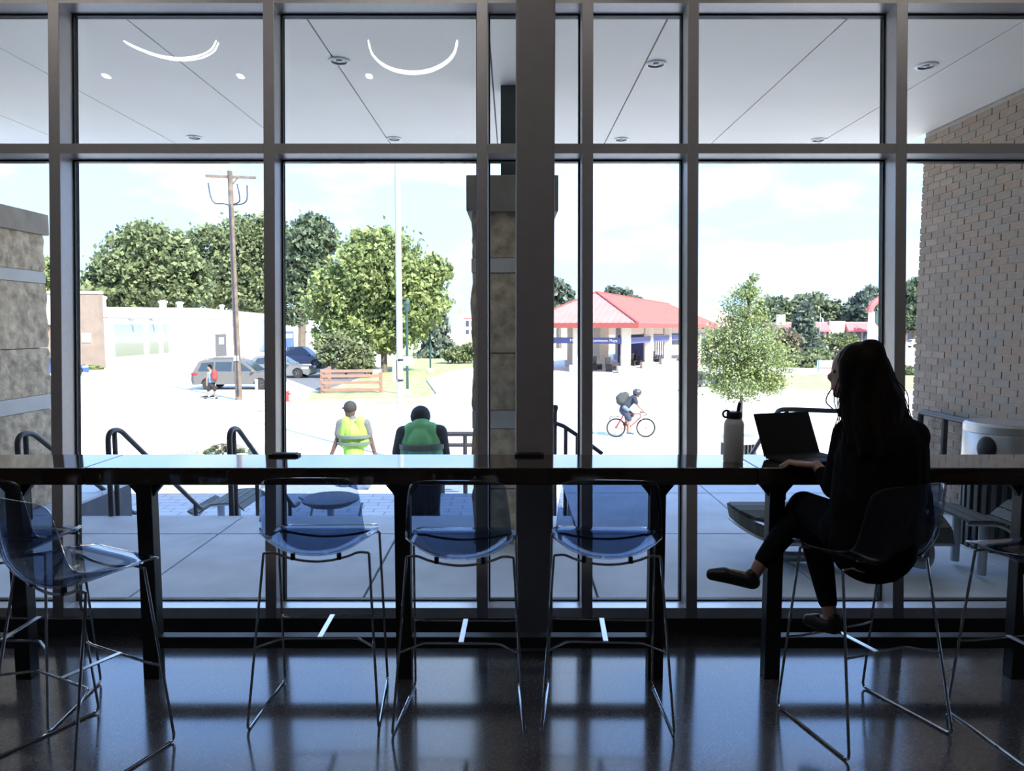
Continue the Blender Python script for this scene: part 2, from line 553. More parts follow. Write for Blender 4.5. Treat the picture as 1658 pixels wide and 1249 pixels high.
# ------------------------------------------------------------------ stools
def make_stool(label):
    t = thing('bar_stool', label, 'stool', (0, 0, 0), 0, 'smoke plastic bar stools on chrome sled frames')
    prof = [(0.226, 0.768, 0.165, 0.000, 0.0), (0.216, 0.777, 0.205, 0.003, 0.0), (0.135, 0.780, 0.234, 0.010, 0.0), (0.07, 0.753, 0.236, 0.038, 0.0), (-0.02, 0.733, 0.232, 0.068, 0.0),
            (-0.10, 0.732, 0.228, 0.085, 0.004), (-0.155, 0.752, 0.225, 0.085, 0.014), (-0.19, 0.80, 0.223, 0.065, 0.03), (-0.212, 0.87, 0.219, 0.03, 0.042), (-0.228, 0.96, 0.213, 0.008, 0.045),
            (-0.24, 1.045, 0.203, 0.0, 0.042), (-0.246, 1.082, 0.193, -0.004, 0.038), (-0.249, 1.100, 0.170, -0.008, 0.032), (-0.250, 1.106, 0.14, -0.006, 0.022)]
    rows_c = []
    keys = [bez([V(p[0], p[1], p[2]) for p in prof], 52), bez([V(p[3], p[4], 0) for p in prof], 52)]
    for a, c in zip(*keys):
        row = []
        for k in range(17):
            u = -1 + 2 * k / 16
            u2 = abs(u) ** 2.4
            row.append((u * a.z, a.x + c.y * u2, a.y + c.x * u2))
        rows_c.append(row)
    sh = MB().grid(rows_c).build('seat_shell', M_smoke, t, True)
    so = sh.modifiers.new('s', 'SOLIDIFY'); so.thickness = 0.007; so.offset = 0
    bake(sh)
    R = 0.0058
    rb, fb = V(0.28, -0.225, R), V(0.25, 0.225, R)
    rt, ft = V(0.229, -0.105, 0.742), V(0.236, 0.13, 0.768)
    for s in (-1, 1):
        S = lambda p: V(p.x * s, p.y, p.z)
        MB().tube(fillet([S(rt), S(rb), S(fb), S(ft)], 0.03), R, 8).build('side_frame', M_chrome, t, True)
    def under(y, drop, ends, zc):
        pts = [V(-ends.x, ends.y, ends.z)]
        for k in range(9):
            u = -1 + k / 4
            pts.append(V(u * 0.185, y, zc + drop * abs(u) ** 1.9))
        pts.append(V(ends.x, ends.y, ends.z))
        return bez(pts, 60)
    MB().tube(under(-0.11, 0.040, rt, 0.706), R, 8).build('rear_seat_rod', M_chrome, t, True)
    MB().tube(under(0.12, 0.022, ft, 0.750), R, 8).build('front_seat_rod', M_chrome, t, True)
    f = 0.345
    def on(a, c):
        k = (f - a.z) / (c.z - a.z)
        return a + (c - a) * k
    r_, g_ = on(rb, rt), on(fb, ft)
    MB().tube(fillet([V(-r_.x, r_.y, f), V(-0.165, -0.075, f), V(0.165, -0.075, f), V(r_.x, r_.y, f)], 0.02), R * 0.95, 8).build('rear_foot_bar', M_chrome, t, True)
    MB().tube(fillet([V(-g_.x, g_.y, f), V(-0.2, 0.172, f), V(0.2, 0.172, f), V(g_.x, g_.y, f)], 0.02), R * 0.95, 8).build('front_foot_bar', M_chrome, t, True)
    MB().cbox(-0.0115, 0.0115, -0.078, 0.174, f + 0.003, f + 0.008, 0.001).build('foot_strip', M_strip, t)
    for s in (-1, 1):
        MB().cbox(s * 0.1 - 0.009, s * 0.1 + 0.009, -0.119, -0.101, 0.714, 0.744, 0.003).build('shell_clip', M_plastic_k, t)
    return t
def floor_pt(px, py):
    q = G(px, py, 0.006)
    return Vector((q.x, q.y))
def pose4(nl, nr, fl, fr):
    a, b_, c, d = (floor_pt(*q) for q in (nl, nr, fl, fr))
    mid = (a + b_ + c + d) / 4
    fw = ((c + d) - (a + b_))
    return mid, math.atan2(-fw.x, fw.y)
stool0 = make_stool('x')
poses = []
poses.append((pose4((399, 1187), (612, 1182), (462, 1098), (629, 1098)), 'smoke plastic bar stool, first whole one from the left, empty and turned slightly right'))
poses.append((pose4((636, 1198), (847, 1192), (675, 1108), (838, 1107)), 'smoke plastic bar stool directly left of the steel column'))
poses.append((pose4((876, 1190), (1092, 1193), (888, 1106), (1055, 1107)), 'smoke plastic bar stool directly right of the steel column'))
poses.append(((Vector((-1.735, 2.806)), -math.radians(27)), 'nearest smoke plastic bar stool, seen side-on at the left edge'))
poses.append(((Vector((-2.25, 3.165)), 0.0), 'smoke plastic bar stool half hidden behind the nearest stool at left'))
poses.append(((Vector((1.523, 3.043)), math.radians(20)), 'smoke plastic bar stool that the woman sits on'))
poses.append(((Vector((2.25, 2.96)), math.radians(11)), 'smoke plastic bar stool right of the seated woman, cut by the picture edge'))
for i, ((mid, rz), lab) in enumerate(poses):
    o = stool0 if i == 0 else copy_tree(stool0)
    o.location = (mid.x, mid.y, 0)
    o.rotation_euler = (0, 0, rz)
    o['label'] = lab

# ------------------------------------------------------------------ bottle and laptop
M_bottle = mat('bottle_white', (0.62, 0.61, 0.60), 0.45, 0, 0.03)
q = G(1190, 749.5, TZ1)
bt = thing('water_bottle', 'white insulated water bottle with black straw lid on the table', 'bottle', (q.x, q.y + 0.03, TZ1))
MB().lathe([(0.0, 0.0), (0.044, 0.0), (0.0475, 0.006), (0.0475, 0.182), (0.044, 0.197), (0.034, 0.210), (0.033, 0.216), (0.0, 0.216)], 28).build('body', M_bottle, bt, True)
lid = MB().lathe([(0.0, 0.214), (0.036, 0.214), (0.037, 0.219), (0.037, 0.240), (0.033, 0.247), (0.0, 0.247)], 24).build('lid', M_plastic_k, bt, True)
MB().tube([V(-0.038 + 0.017 * math.cos(a), 0, 0.234 + 0.017 * math.sin(a)) for a in [2 * math.pi * k / 20 for k in range(20)]], 0.0055, 8, True).build('carry_loop', M_plastic_k, lid, True)
MB().tube(fillet([V(0.018, 0, 0.245), V(0.02, 0, 0.262), V(0.026, 0, 0.29)], 0.01), 0.0085, 10).build('straw', M_plastic_k, lid, True)

M_lap = mat('laptop_shell', (0.010, 0.010, 0.011), 0.7, 0.0, spec=0.2)
M_screen = mat('laptop_screen', (0.004, 0.004, 0.005), 0.25)
M_key = mat('laptop_keys', (0.006, 0.006, 0.006), 0.7)
ha, hb = Vector((1.262, 3.56, TZ1 + 0.015)), Vector((1.582, 3.666, TZ1 + 0.015))
hd = (hb - ha).normalized()
bk = Vector((-hd.y, hd.x, 0))
lp = thing('laptop', 'open black laptop on the bar table before the woman', 'laptop', ((ha + hb) / 2 - Vector((0, 0, 0.015))), math.atan2(hd.y, hd.x))
L2 = (hb - ha).length / 2
MB().cbox(-L2, L2, -0.215, 0.0, 0.002, 0.016, 0.004).build('base', M_lap, lp)
ky = MB()
for i in range(13):
    for j in range(5):
        ky.box(-L2 + 0.02 + i * (2 * L2 - 0.04) / 13, -L2 + 0.02 + (i + 0.86) * (2 * L2 - 0.04) / 13, -0.115 + j * 0.019, -0.115 + j * 0.019 + 0.016, 0.016, 0.0175)
ky.build('keyboard', M_key, lp)
MB().box(-0.05, 0.05, -0.2, -0.135, 0.016, 0.0166).build('touchpad', M_key, lp)
th = math.radians(25)
lidM = Matrix.Rotation(-th, 4, 'X')
def lid_box(x0, x1, y0, y1, z0, z1):
    mb = MB().cbox(x0, x1, y0, y1, z0, z1, 0.002)
    mb.v = [tuple(lidM @ Vector(p) + Vector((0, 0.004, 0.012))) for p in mb.v]
    return mb
ld = lid_box(-L2, L2, 0.0, 0.008, 0.0, 0.225).build('screen_lid', M_lap, lp)
lid_box(-L2 + 0.01, L2 - 0.01, -0.001, 0.001, 0.016, 0.215).build('screen', M_screen, ld)
for s in (-1, 1):
    MB().tube([V(s * 0.11 - 0.02, 0.003, 0.013), V(s * 0.11 + 0.02, 0.003, 0.013)], 0.006, 10).build('hinge', M_lap, lp)

# ------------------------------------------------------------------ woman on the stool
M_skin = mat('skin_fair', (0.36, 0.225, 0.165), 0.55, 0, 0.08, 20)
M_cloth_k = mat('black_knit', (0.006, 0.006, 0.007), 0.95, 0, 0.3, 40, spec=0.1)
M_jean_k = mat('black_trousers', (0.006, 0.007, 0.011), 0.9, 0, 0.3, 40, spec=0.1)
M_hair = mat('dark_brown_hair', (0.007, 0.0045, 0.003), 0.7, 0, 0.4, 30, spec=0.1)
M_shoe = mat('black_leather', (0.008, 0.007, 0.007), 0.45)
wo = thing('person', 'woman with long dark hair in black, legs crossed, typing on the laptop', 'person', (1.523, 3.043, 0))
wo_off = Vector((1.523, 3.043, 0))
def WP(px, py, Y):
    return P(px, py, Y) - wo_off
pel = WP(1412, 868, 3.02)
waist = WP(1424, 800, 2.97)
chest = WP(1426, 725, 2.98)
neckb = WP(1418, 672, 3.01)
headc = WP(1386, 603, 3.06)
shL, shR = WP(1372, 702, 3.10), WP(1478, 706, 2.94)
elL, wrL = WP(1350, 790, 3.17), WP(1322, 754, 3.30)
elR, wrR = WP(1468, 800, 3.12), WP(1395, 765, 3.42)
hipA, hipB = WP(1375, 862, 3.08), WP(1450, 866, 3.06)
kneeA, ankA = WP(1302, 820, 3.42), WP(1228, 918, 3.36)
kneeB, ankB = WP(1318, 858, 3.36), WP(1343, 990, 3.20)
fdir = Vector((-0.93, 0.36, 0)).normalized()
# skin: head, neck, forearm and hand, ankles and feet in one surface with the covered limbs
caps = []
caps += chain([pel, waist, chest, neckb], [0.13, 0.115, 0.12, 0.06])
caps += [(neckb, headc + V(0.01, 0, -0.06), 0.05, 0.05)]
caps += chain([shL, elL, wrL], [0.045, 0.038, 0.024]) + chain([shR, elR, wrR], [0.045, 0.038, 0.024])
caps += [(neckb, shL, 0.05, 0.05), (neckb, shR, 0.05, 0.05)]
caps += chain([hipA, kneeA, ankA], [0.078, 0.052, 0.032]) + chain([hipB, kneeB, ankB], [0.078, 0.052, 0.032])
# feet
toeA, heelA = WP(1152, 929, 3.40), WP(1218, 938, 3.36)
toeB, heelB = WP(1309, 1003, 3.26), WP(1350, 1010, 3.18)
caps += [(ankA, heelA, 0.032, 0.026), (heelA, WP(1185, 930, 3.385), 0.03, 0.028), (WP(1185, 930, 3.385), toeA, 0.028, 0.014)]
caps += [(ankB, heelB, 0.032, 0.026), (heelB, WP(1330, 1006, 3.22), 0.03, 0.028), (WP(1330, 1006, 3.22), toeB, 0.028, 0.014)]
Hm = Matrix(((fdir.x, -fdir.y, 0), (fdir.y, fdir.x, 0), (0, 0, 1)))
ells = [(headc + V(0, 0, 0.01), (0.098, 0.078, 0.112), 16, 12, Hm), (headc + fdir * 0.035 + V(0, 0, -0.045), (0.062, 0.055, 0.075), 14, 10, Hm),
        (headc + fdir * 0.098 + V(0, 0, -0.022), (0.018, 0.011, 0.018), 8, 6, Hm), (headc + fdir * 0.084 + V(0, 0, -0.06), (0.014, 0.022, 0.012), 8, 6, Hm),
        (headc + fdir * 0.072 + V(0, 0, -0.098), (0.018, 0.02, 0.015), 8, 6, Hm)]
body = blob('body', caps, M_skin, wo, 0.0075, 4, ells)
# hands: palm and five fingers each, on the keyboard
def hand(wr, tip_dir, side, name_parent):
    d = Vector(tip_dir).normalized()
    sd = Vector((-d.y, d.x, 0)).normalized() * side
    c = []
    knk = wr + d * 0.085 + V(0, 0, 0.004)
    for k, o_ in enumerate((-0.03, -0.01, 0.01, 0.03)):
        c.append((wr + sd * o_ * 0.6, knk + sd * o_, 0.014, 0.0105))
    for k, (o_, L) in enumerate(((-0.031, 0.058), (-0.011, 0.072), (0.010, 0.078), (0.031, 0.068))):
        a = knk + sd * o_
        m1 = a + d * L * 0.5 + V(0, 0, 0.007)
        tp = a + d * L * 0.95 + V(0, 0, -0.017)
        c += [(a, m1, 0.0095, 0.0085), (m1, tp, 0.0085, 0.0068)]
    t0 = wr + d * 0.03 + sd * 0.03
    t1 = t0 + d * 0.03 + sd * 0.03 + V(0, 0, -0.006)
    c += [(t0, t1, 0.013, 0.0105), (t1, t1 + d * 0.03 + sd * 0.006 + V(0, 0, -0.008), 0.0105, 0.008)]
    return c
hdL = WP(1258, 752, 3.37) - wrL; hdL.z = -0.004
blob('left_hand', [(elL + (wrL - elL) * 0.55, wrL, 0.03, 0.024)] + hand(wrL, hdL, -1, wo), M_skin, wo, 0.004, 2)
hdR = Vector((-0.6, 0.75, 0)); blob('right_hand', [(elR + (wrR - elR) * 0.7, wrR, 0.028, 0.024)] + hand(wrR, hdR, 1, wo), M_skin, wo, 0.004, 2)
# clothes
cl = chain([pel + V(0, 0, -0.02), waist, chest, WP(1420, 690, 3.0)], [0.185, 0.165, 0.165, 0.085])
cl += [(WP(1392, 820, 2.99), WP(1398, 745, 3.02), 0.12, 0.115), (WP(1452, 800, 2.96), WP(1452, 725, 2.96), 0.125, 0.12), (WP(1460, 850, 3.0), WP(1455, 800, 2.97), 0.125, 0.125)]
cl += [(WP(1410, 690, 3.03), shL, 0.075, 0.062), (WP(1428, 690, 2.98), shR, 0.075, 0.065)]
cl += chain([shL, elL, elL + (wrL - elL) * 0.62], [0.062, 0.052, 0.036]) + chain([shR, elR, elR + (wrR - elR) * 0.8], [0.066, 0.054, 0.036])
blob('sweater', cl, M_cloth_k, wo, 0.009, 5)
tr = chain([hipA, kneeA, ankA + (kneeA - ankA) * 0.12], [0.115, 0.074, 0.044]) + chain([hipB, kneeB, ankB + (kneeB - ankB) * 0.12], [0.115, 0.076, 0.043])
tr += [(hipA, hipB, 0.125, 0.13), (pel + V(0, -0.02, 0), pel + V(0.02, 0.02, -0.03), 0.15, 0.14)]
blob('trousers', tr, M_jean_k, wo, 0.009, 4)
for tag_, (an, he, ba, to) in {'a': (ankA, heelA, WP(1185, 930, 3.385), toeA), 'b': (ankB, heelB, WP(1330, 1006, 3.22), toeB)}.items():
    dn = V(0, 0, -0.012)
    sh = [(he + dn, ba + dn, 0.038, 0.038), (ba + dn, to + dn * 0.6, 0.038, 0.026), (he + V(0, 0, 0.02), he + dn, 0.033, 0.036), (ba.lerp(to, 0.35), to, 0.034, 0.025)]
    blob('shoe', sh, M_shoe, wo, 0.006, 2)
# hair: cap plus long locks over the back
hb_ = -fdir
hc = [(headc + hb_ * 0.018 + V(0, 0, 0.026), headc + hb_ * 0.032 + V(0, 0, -0.04), 0.106, 0.110), (headc + hb_ * 0.03 + V(0, 0, -0.02), WP(1424, 655, 2.98), 0.10, 0.095), (WP(1424, 655, 2.98), WP(1430, 700, 2.93), 0.095, 0.07)]
locks = [((1386, 578, 3.0), (1376, 640, 3.03), (1372, 705, 3.02)), ((1400, 585, 2.98), (1395, 650, 2.95), (1398, 735, 2.87)), ((1420, 600, 2.98), (1425, 660, 2.92), (1428, 740, 2.84)),
         ((1424, 620, 3.0), (1444, 670, 2.95), (1456, 730, 2.86)), ((1418, 590, 3.03), (1446, 645, 2.99), (1474, 705, 2.92)), ((1380, 590, 3.0), (1376, 650, 3.0), (1380, 720, 2.93)),
         ((1410, 570, 3.0), (1432, 630, 2.95), (1440, 710, 2.86))]
for a, b2, c in locks:
    hc += chain([WP(*a), WP(*b2), WP(*c)], [0.055, 0.042, 0.022])
hair = blob('hair', hc, M_hair, wo, 0.008, 3)
st = MB()
rs_ = random.Random(3)
for k in range(90):
    a, b2, c = rs_.choice(locks)
    j = lambda: Vector((rs_.uniform(-.03, .03), rs_.uniform(-.03, .03), rs_.uniform(-.02, .02)))
    st.tube(bez([WP(*a) + j() * 1.4, WP(*b2) + j() * 1.6, WP(*c) + j() * 1.5], 8), 0.0022, 4)
st.tube(bez([WP(1352, 622, 3.1), WP(1340, 640, 3.12), WP(1338, 652, 3.12), WP(1348, 662, 3.1)], 12), 0.003, 5)
tag(st.build('loose_strands', M_hair, hair), kind='stuff')
M_eye = mat('eye_dark', (0.02, 0.015, 0.012), 0.3)
for s in (-1, 1):
    MB().ell(headc + fdir * 0.083 + Vector((-fdir.y, fdir.x, 0)) * s * 0.031 + V(0, 0, 0.004), (0.012, 0.013, 0.008), 8, 6, Hm).build('eye', M_eye, wo, True)
MB().ell(headc + fdir * 0.09 + V(0, 0, -0.072), (0.008, 0.022, 0.006), 8, 6, Hm).build('mouth', mat('lips', (0.35, 0.13, 0.11), 0.5), wo, True)

# ------------------------------------------------------------------ curved pendant lamps behind the viewer, mirrored in the glass
DG = (W0 + WN * GY - CAM).dot(Vector((0, CP, -SP))) + 0.0
def mirrored(px, py, D):
    """a point of the room whose mirror image in the glass is seen at this pixel, D metres off"""
    x = (px - W_PX / 2) / F_PX * D
    y = (H_PX / 2 - py) / F_PX * D
    q = CAM + Vector((x, 0, 0)) + Vector((0, SP, CP)) * y + Vector((0, CP, -SP)) * D
    gp = W0 + WN * GY
    return q - WN * (2 * (q - gp).dot(WN))
M_lamp = glow('lamp_tube', (1.0, 0.97, 0.92), 12.0)
def pendant(pix, label):
    pts = [mirrored(*p) for p in pix]
    pts = bez(pts, 40)
    c = sum(pts, Vector()) / len(pts)
    t = thing('pendant_lamp', label, 'lamp', c, 0, 'curved pendant lamps hanging in the room')
    MB().tube([p - c for p in pts], 0.008, 8).build('light_tube', M_lamp, t, True)
    for p in (pts[0], pts[len(pts) // 2], pts[-1]):
        MB().tube([p - c, V(p.x - c.x, p.y - c.y, RZ - c.z)], 0.0025, 5).build('wire', M_black, t)
    return t
pendant([(596 if k == 0 else 668 - 72 * math.cos(math.pi * k / 8), 66 + 50 * math.sin(math.pi * k / 8), 6.5 - 0.3 * math.sin(math.pi * k / 8)) for k in range(9)], 'curved pendant lamp mirrored as a bowl-shaped arc in the second window')
pendant([(200, 66, 6.6), (222, 77, 6.6), (256, 89, 6.5), (290, 94, 6.4), (322, 90, 6.4), (342, 80, 6.5), (350, 66, 6.6)], 'curved pendant lamp mirrored as a lopsided arc in the first window')
for px, lab in ((170, 'small ceiling spotlight mirrored at the left of the first window'), (388, 'small ceiling spotlight mirrored at the right of the first window'), (597, 'small ceiling spotlight mirrored under the bowl-shaped arc')):
    q = mirrored(px, 128, 8.25)
    t = thing('ceiling_spotlight', lab, 'lamp', (q.x, q.y, RZ), 0, 'ceiling spotlights in the room')
    MB().lathe([(0.0, -0.05), (0.05, -0.05), (0.06, -0.03), (0.06, 0.0), (0.0, 0.0)], 16).build('housing', M_black, t, True)
    MB().lathe([(0.0, -0.056), (0.04, -0.056), (0.04, -0.05), (0.0, -0.05)], 14).build('lens', M_lamp, t)

# fill strips added to brighten the window frames, above and out of the picture
M_fill_l = glow('fill_strip', (1.0, 0.92, 0.84), 4.0)
for x, lab in ((-4.2, 'added fill light strip under the ceiling at the left of the room'), (-0.4, 'added fill light strip under the ceiling in the middle of the room'), (3.4, 'added fill light strip under the ceiling at the right of the room')):
    t = thing('fill_light', lab, 'lamp', (x, 2.1, RZ), 0, 'added fill light strips under the ceiling')
    MB().cbox(-1.3, 1.3, -0.12, 0.12, -0.08, 0, 0.01).build('housing', M_black, t)
    MB().box(-1.27, 1.27, -0.10, 0.10, -0.088, -0.081).build('diffuser', M_fill_l, t)
# ================================================================== OUTSIDE
ST = -2.0                                   # street level
PL = -1.19                                  # lower plaza
M_slab = mat('terrace_concrete', (0.56, 0.61, 0.67), 0.75, 0, 0.10, 3, 0.15, 60)
M_joint = mat('joint_dark', (0.10, 0.11, 0.13), 0.9)
M_conc = mat('sunny_concrete', (0.58, 0.56, 0.53), 0.85, 0, 0.05, 1.2)
M_asph = mat('pale_asphalt', (0.64, 0.60, 0.54), 0.9, 0, 0.04, 0.6)
M_treeshade = mat('tree_shade_asphalt', (0.12, 0.12, 0.13), 0.9, 0, 0.15, 2)
M_grass = mat('lawn_grass', (0.27, 0.29, 0.15), 0.95, 0, 0.3, 1.4, 0.4, 8, spec=0.1)
M_kerb = mat('kerb_concrete', (0.62, 0.60, 0.57), 0.85)

# ---- terrace: joint bed with separate slabs
STX0, STX1, STY = -4.25, 0.62, 6.5          # opening of the main stair
bed = MB()
bed.box(-7.5, 4.6, 4.1, STY, -1.6, -0.03)
bed.box(STX1, 4.6, STY, 7.95, -1.6, -0.03)
bed.box(-7.5, STX0, STY, 7.95, -1.6, -0.03)
terr = tag(bed.build('floor_terrace', M_joint), 'shaded concrete terrace outside the windows', 'terrace', kind='structure')
xs = [-7.0 + 0.05 + 1.5 * k for k in range(9)]     # joint lines in depth
xs = [-7.45, -6.95, -5.45, -3.95, -2.45, -0.95, 0.55, 2.05, 3.55, 4.58]
ys = [4.12, 4.45, 5.92, 7.40, 7.95]
def slab(xa, xb, ya, yb):
    if xb - xa > 0.1 and yb - ya > 0.05:
        MB().cbox(xa + 0.008, xb - 0.008, ya + 0.008, yb - 0.008, -0.03, 0, 0.004).build('paving_slab', M_slab, terr)
for i in range(len(xs) - 1):
    for j in range(len(ys) - 1):
        xa, xb, ya, yb = xs[i], xs[i + 1], ys[j], ys[j + 1]
        if ya >= STY and xa >= STX0 - 0.4 and xb <= STX1:
            continue
        if xa < STX1 and xb > STX0 and yb > STY and not (xa > STX1 - 0.2):
            yb2 = STY
            if ya < STY:
                slab(xa, xb, ya, yb2)
            if xa < STX0:
                slab(xa, STX0, max(ya, STY), yb)
        else:
            slab(xa, xb, ya, yb)
# ---- stair
M_step = mat('stair_concrete', (0.50, 0.49, 0.49), 0.8, 0, 0.08, 4)
stair = holder('floor_stair', 'concrete stair going down from the terrace to the plaza', 'stair')
for k in range(1, 8):
    y0 = STY + 0.3 * (k - 1)
    MB().box(STX0, STX1, y0 + (0.0 if k > 1 else 0.001), y0 + 0.3, -1.7, -0.17 * k).build('step', M_step, stair)
# ---- lower plaza with unit pavers
m, n, l, b = nodes_of('unit_pavers')
tc = n.new('ShaderNodeTexCoord')
br = n.new('ShaderNodeTexBrick')
br.inputs['Scale'].default_value = 1.0
br.inputs['Brick Width'].default_value = 0.4
br.inputs['Row Height'].default_value = 0.2
br.inputs['Mortar Size'].default_value = 0.008
br.inputs['Color1'].default_value = (0.50, 0.47, 0.45, 1)
br.inputs['Color2'].default_value = (0.42, 0.41, 0.41, 1)
br.inputs['Mortar'].default_value = (0.2, 0.19, 0.19, 1)
l.new(tc.outputs['Object'], br.inputs['Vector'])
l.new(br.outputs['Color'], b.inputs['Base Color'])
b.inputs['Roughness'].default_value = 0.85
M_paver = m
tag(MB().box(-14, 12, 7.95, 12.45, -2.2, PL).build('floor_plaza', M_paver), 'paved lower plaza between the stair and the street', 'plaza', kind='structure')
# ---- street and pavements
tag(MB().box(-160, 170, 18.2, 330, -2.3, ST).build('floor_street', M_asph), 'sunlit pale street and parking lot', 'street', kind='structure')
MB_ = MB().prism([V(-14, 12.45, -2.2), V(-14, 12.45, -1.55), V(-14, 16.0, -1.55), V(-14, 18.2, ST + 0.02), V(-14, 18.2, -2.2)], (26, 0, 0))
tag(MB_.build('floor_sidewalk', M_conc), 'sunlit pavement sloping from the plaza to the street', 'pavement', kind='structure')
def patch(name, label, cat, pix, m_, z=ST + 0.03, th=0.06):
    pts = [G(px, py, z) for px, py in pix]
    mb = MB().prism([V(p.x, p.y, z - th) for p in pts], (0, 0, th))
    return tag(mb.build(name, m_), label, cat, kind='structure')
patch('floor_lawn_verge', 'thin strip of dry grass along the street under the utility pole', 'grass', [(342, 656), (470, 655), (690, 652), (690, 647), (470, 648), (425, 650), (345, 650)], M_grass)
patch('floor_lawn_island', 'lawn around the wooden fence and the green lamp posts', 'grass', [(500, 646), (560, 646), (640, 646), (700, 643), (704, 637), (690, 615), (708, 613), (712, 606), (730, 600), (768, 595), (790, 560), (690, 560), (640, 570), (618, 600), (560, 622), (500, 637)], M_grass)
patch('floor_lawn_right', 'green lawn strip behind the small street tree', 'grass', [(1100, 632), (1340, 632), (1520, 632), (1540, 606), (1340, 606), (1260, 607), (1100, 628)], M_grass)
patch('floor_lawn_verge_right', 'narrow grass verge along the street on the right', 'grass', [(1100, 641), (1540, 641), (1540, 636), (1100, 636)], M_grass)
patch('floor_tree_shade', 'asphalt patch coloured dark as tree shade beside the wooden fence', 'driveway', [(462, 612), (520, 634), (560, 620), (620, 598), (560, 585), (462, 598)], M_treeshade, ST + 0.02, 0.04)  # tree shade on the pavement, painted as a dark patch
def kerb(name, label, pix, w=0.3, h=0.12):
    pts = [G(px, py, ST) for px, py in pix]
    mb = MB()
    for a, b2 in zip(pts[:-1], pts[1:]):
        mb.bar(a + V(0, 0, h / 2 - 0.02), b2 + V(0, 0, h / 2 - 0.02), w, h + 0.04)
    return tag(mb.build(name, M_kerb), label, 'kerb', kind='structure')
kerb('trim_3', 'pale kerb along the lawn with the wooden fence', [(342, 657), (470, 656), (700, 649), (712, 641), (694, 617), (735, 604), (768, 599)])
kerb('trim_4', 'pale pavement edge in front of the right lawn', [(1100, 643), (1540, 643)])
kerb('trim_5', 'pale path between the two right grass strips', [(1100, 634), (1540, 634)], 1.2, 0.08)
M_tar = mat('tar_line', (0.16, 0.15, 0.14), 0.8)
kerb_line = MB()
tp = [G(px, py, ST + 0.004) for px, py in ((132, 627), (180, 630), (240, 636), (300, 642), (336, 645))]
for a, b2 in zip(tp[:-1], tp[1:]):
    kerb_line.bar(a, b2, 0.16, 0.012)
tag(kerb_line.build('trim_6', M_tar), 'dark tar seam running across the pale lot at left', 'seam', kind='structure')
M_yel = mat('yellow_paint', (0.7, 0.5, 0.08), 0.7)
yl = MB()
tp = [G(px, py, ST + 0.004) for px, py in ((962, 609), (985, 611), (1008, 612))]
for a, b2 in zip(tp[:-1], tp[1:]):
    yl.bar(a, b2, 0.35, 0.012)
tag(yl.build('trim_7', M_yel), 'yellow kerb paint in front of the red-roofed shelter', 'marking', kind='structure')

# ---- soffit with separate panels, canopy slab above
M_soff = mat('soffit_panel', (0.95, 0.89, 0.79), 0.55, 0, 0.02, 2)
M_canopy = mat('canopy_metal', (0.25, 0.25, 0.26), 0.6)
SZ, SY0, SY1, SX1 = 3.62, 4.35, 8.35, 4.08
can = holder('ceiling_canopy', 'pale metal soffit of the canopy over the terrace', 'canopy')
MB().box(-7.6, SX1, SY0, SY1, SZ + 0.035, SZ + 0.4).build('canopy_slab', M_canopy, can)
jx = [-7.6, -6.82, -5.71, -4.60, -3.49, -2.38, -1.265, -0.15, 0.96, 2.07, 3.18, SX1]
for a, b2 in zip(jx[:-1], jx[1:]):
    MB().box(a + 0.006, b2 - 0.006, SY0 + 0.01, SY1 - 0.002, SZ, SZ + 0.028).build('soffit_panel', M_soff, can)
M_trim = mat('downlight_trim', (0.8, 0.8, 0.78), 0.4)
M_refl = mat('downlight_reflector', (0.12, 0.12, 0.12), 0.25, 0.6)
for px, py, lab in ((549, 98, 'round soffit downlight on the seam, largest in the second window'), (638, 224, 'small round soffit downlight near the transom in the second window'), (315, 222, 'small round soffit downlight near the transom in the first window'),
                    (1062, 103, 'round soffit downlight on the seam right of the steel column'), (1006, 225, 'small round soffit downlight near the transom right of the steel column'),
                    (1500, 106, 'round soffit downlight at far right near the brick wall'), (1325, 226, 'small round soffit downlight near the transom left of the brick wall')):
    q = G(px, py, SZ)
    t = thing('soffit_downlight', lab, 'lamp', (q.x, q.y, SZ), 0, 'downlights in the canopy soffit')
    ring = []
    MB().lathe([(0.056, 0.0), (0.076, 0.0), (0.076, -0.008), (0.058, -0.012), (0.056, 0.0)], 24).build('trim_ring', M_trim, t, True)
    MB().lathe([(0.0, -0.002), (0.056, -0.004), (0.056, -0.0015), (0.0, -0.0005)], 24).build('reflector', M_refl, t)
    MB().ell((0, 0, -0.006), (0.022, 0.022, 0.006), 12, 6).build('bulb', M_trim, t, True)

# ---- brick wing on the right
M_mortar = mat('mortar', (0.44, 0.385, 0.32), 0.9, 0, 0.08, 20)
M_bricks = [mat('brick_tone_%d' % k, c, 0.85, 0, 0.10, 14, 0.2, 90) for k, c in enumerate([(0.315, 0.24, 0.175), (0.29, 0.225, 0.165), (0.33, 0.24, 0.17), (0.30, 0.24, 0.185), (0.325, 0.225, 0.155)])]
BX, BY0, BY1, BH = 4.09, 4.40, 7.34, 3.62
wb = tag(MB().box(BX + 0.004, BX + 1.2, BY0, BY1 - 0.004, -1.6, 4.0).build('wall_brick_wing', M_mortar), 'long brown brick wall of the building wing on the right', 'wall', kind='structure')
brick_meshes = [MB().cbox(-0.004, 0.05, -0.0965, 0.0965, -0.0286, 0.0286, 0.003).mesh('brick', mm) for mm in M_bricks]
cands = []
rb_ = random.Random(11)
CH = 0.0677
nrow = int(BH / CH)
for r_ in range(nrow):
    zc = (r_ + 0.5) * CH
    off = 0.1015 if r_ % 2 else 0.0
    y = BY1 - 0.1015 + off - 0.0
    while y > 5.5:
        ya, yb = y - 0.0965, min(y + 0.0965, BY1)
        if yb - ya > 0.05:
            cands.append((ya, yb, zc))
        y -= 0.203
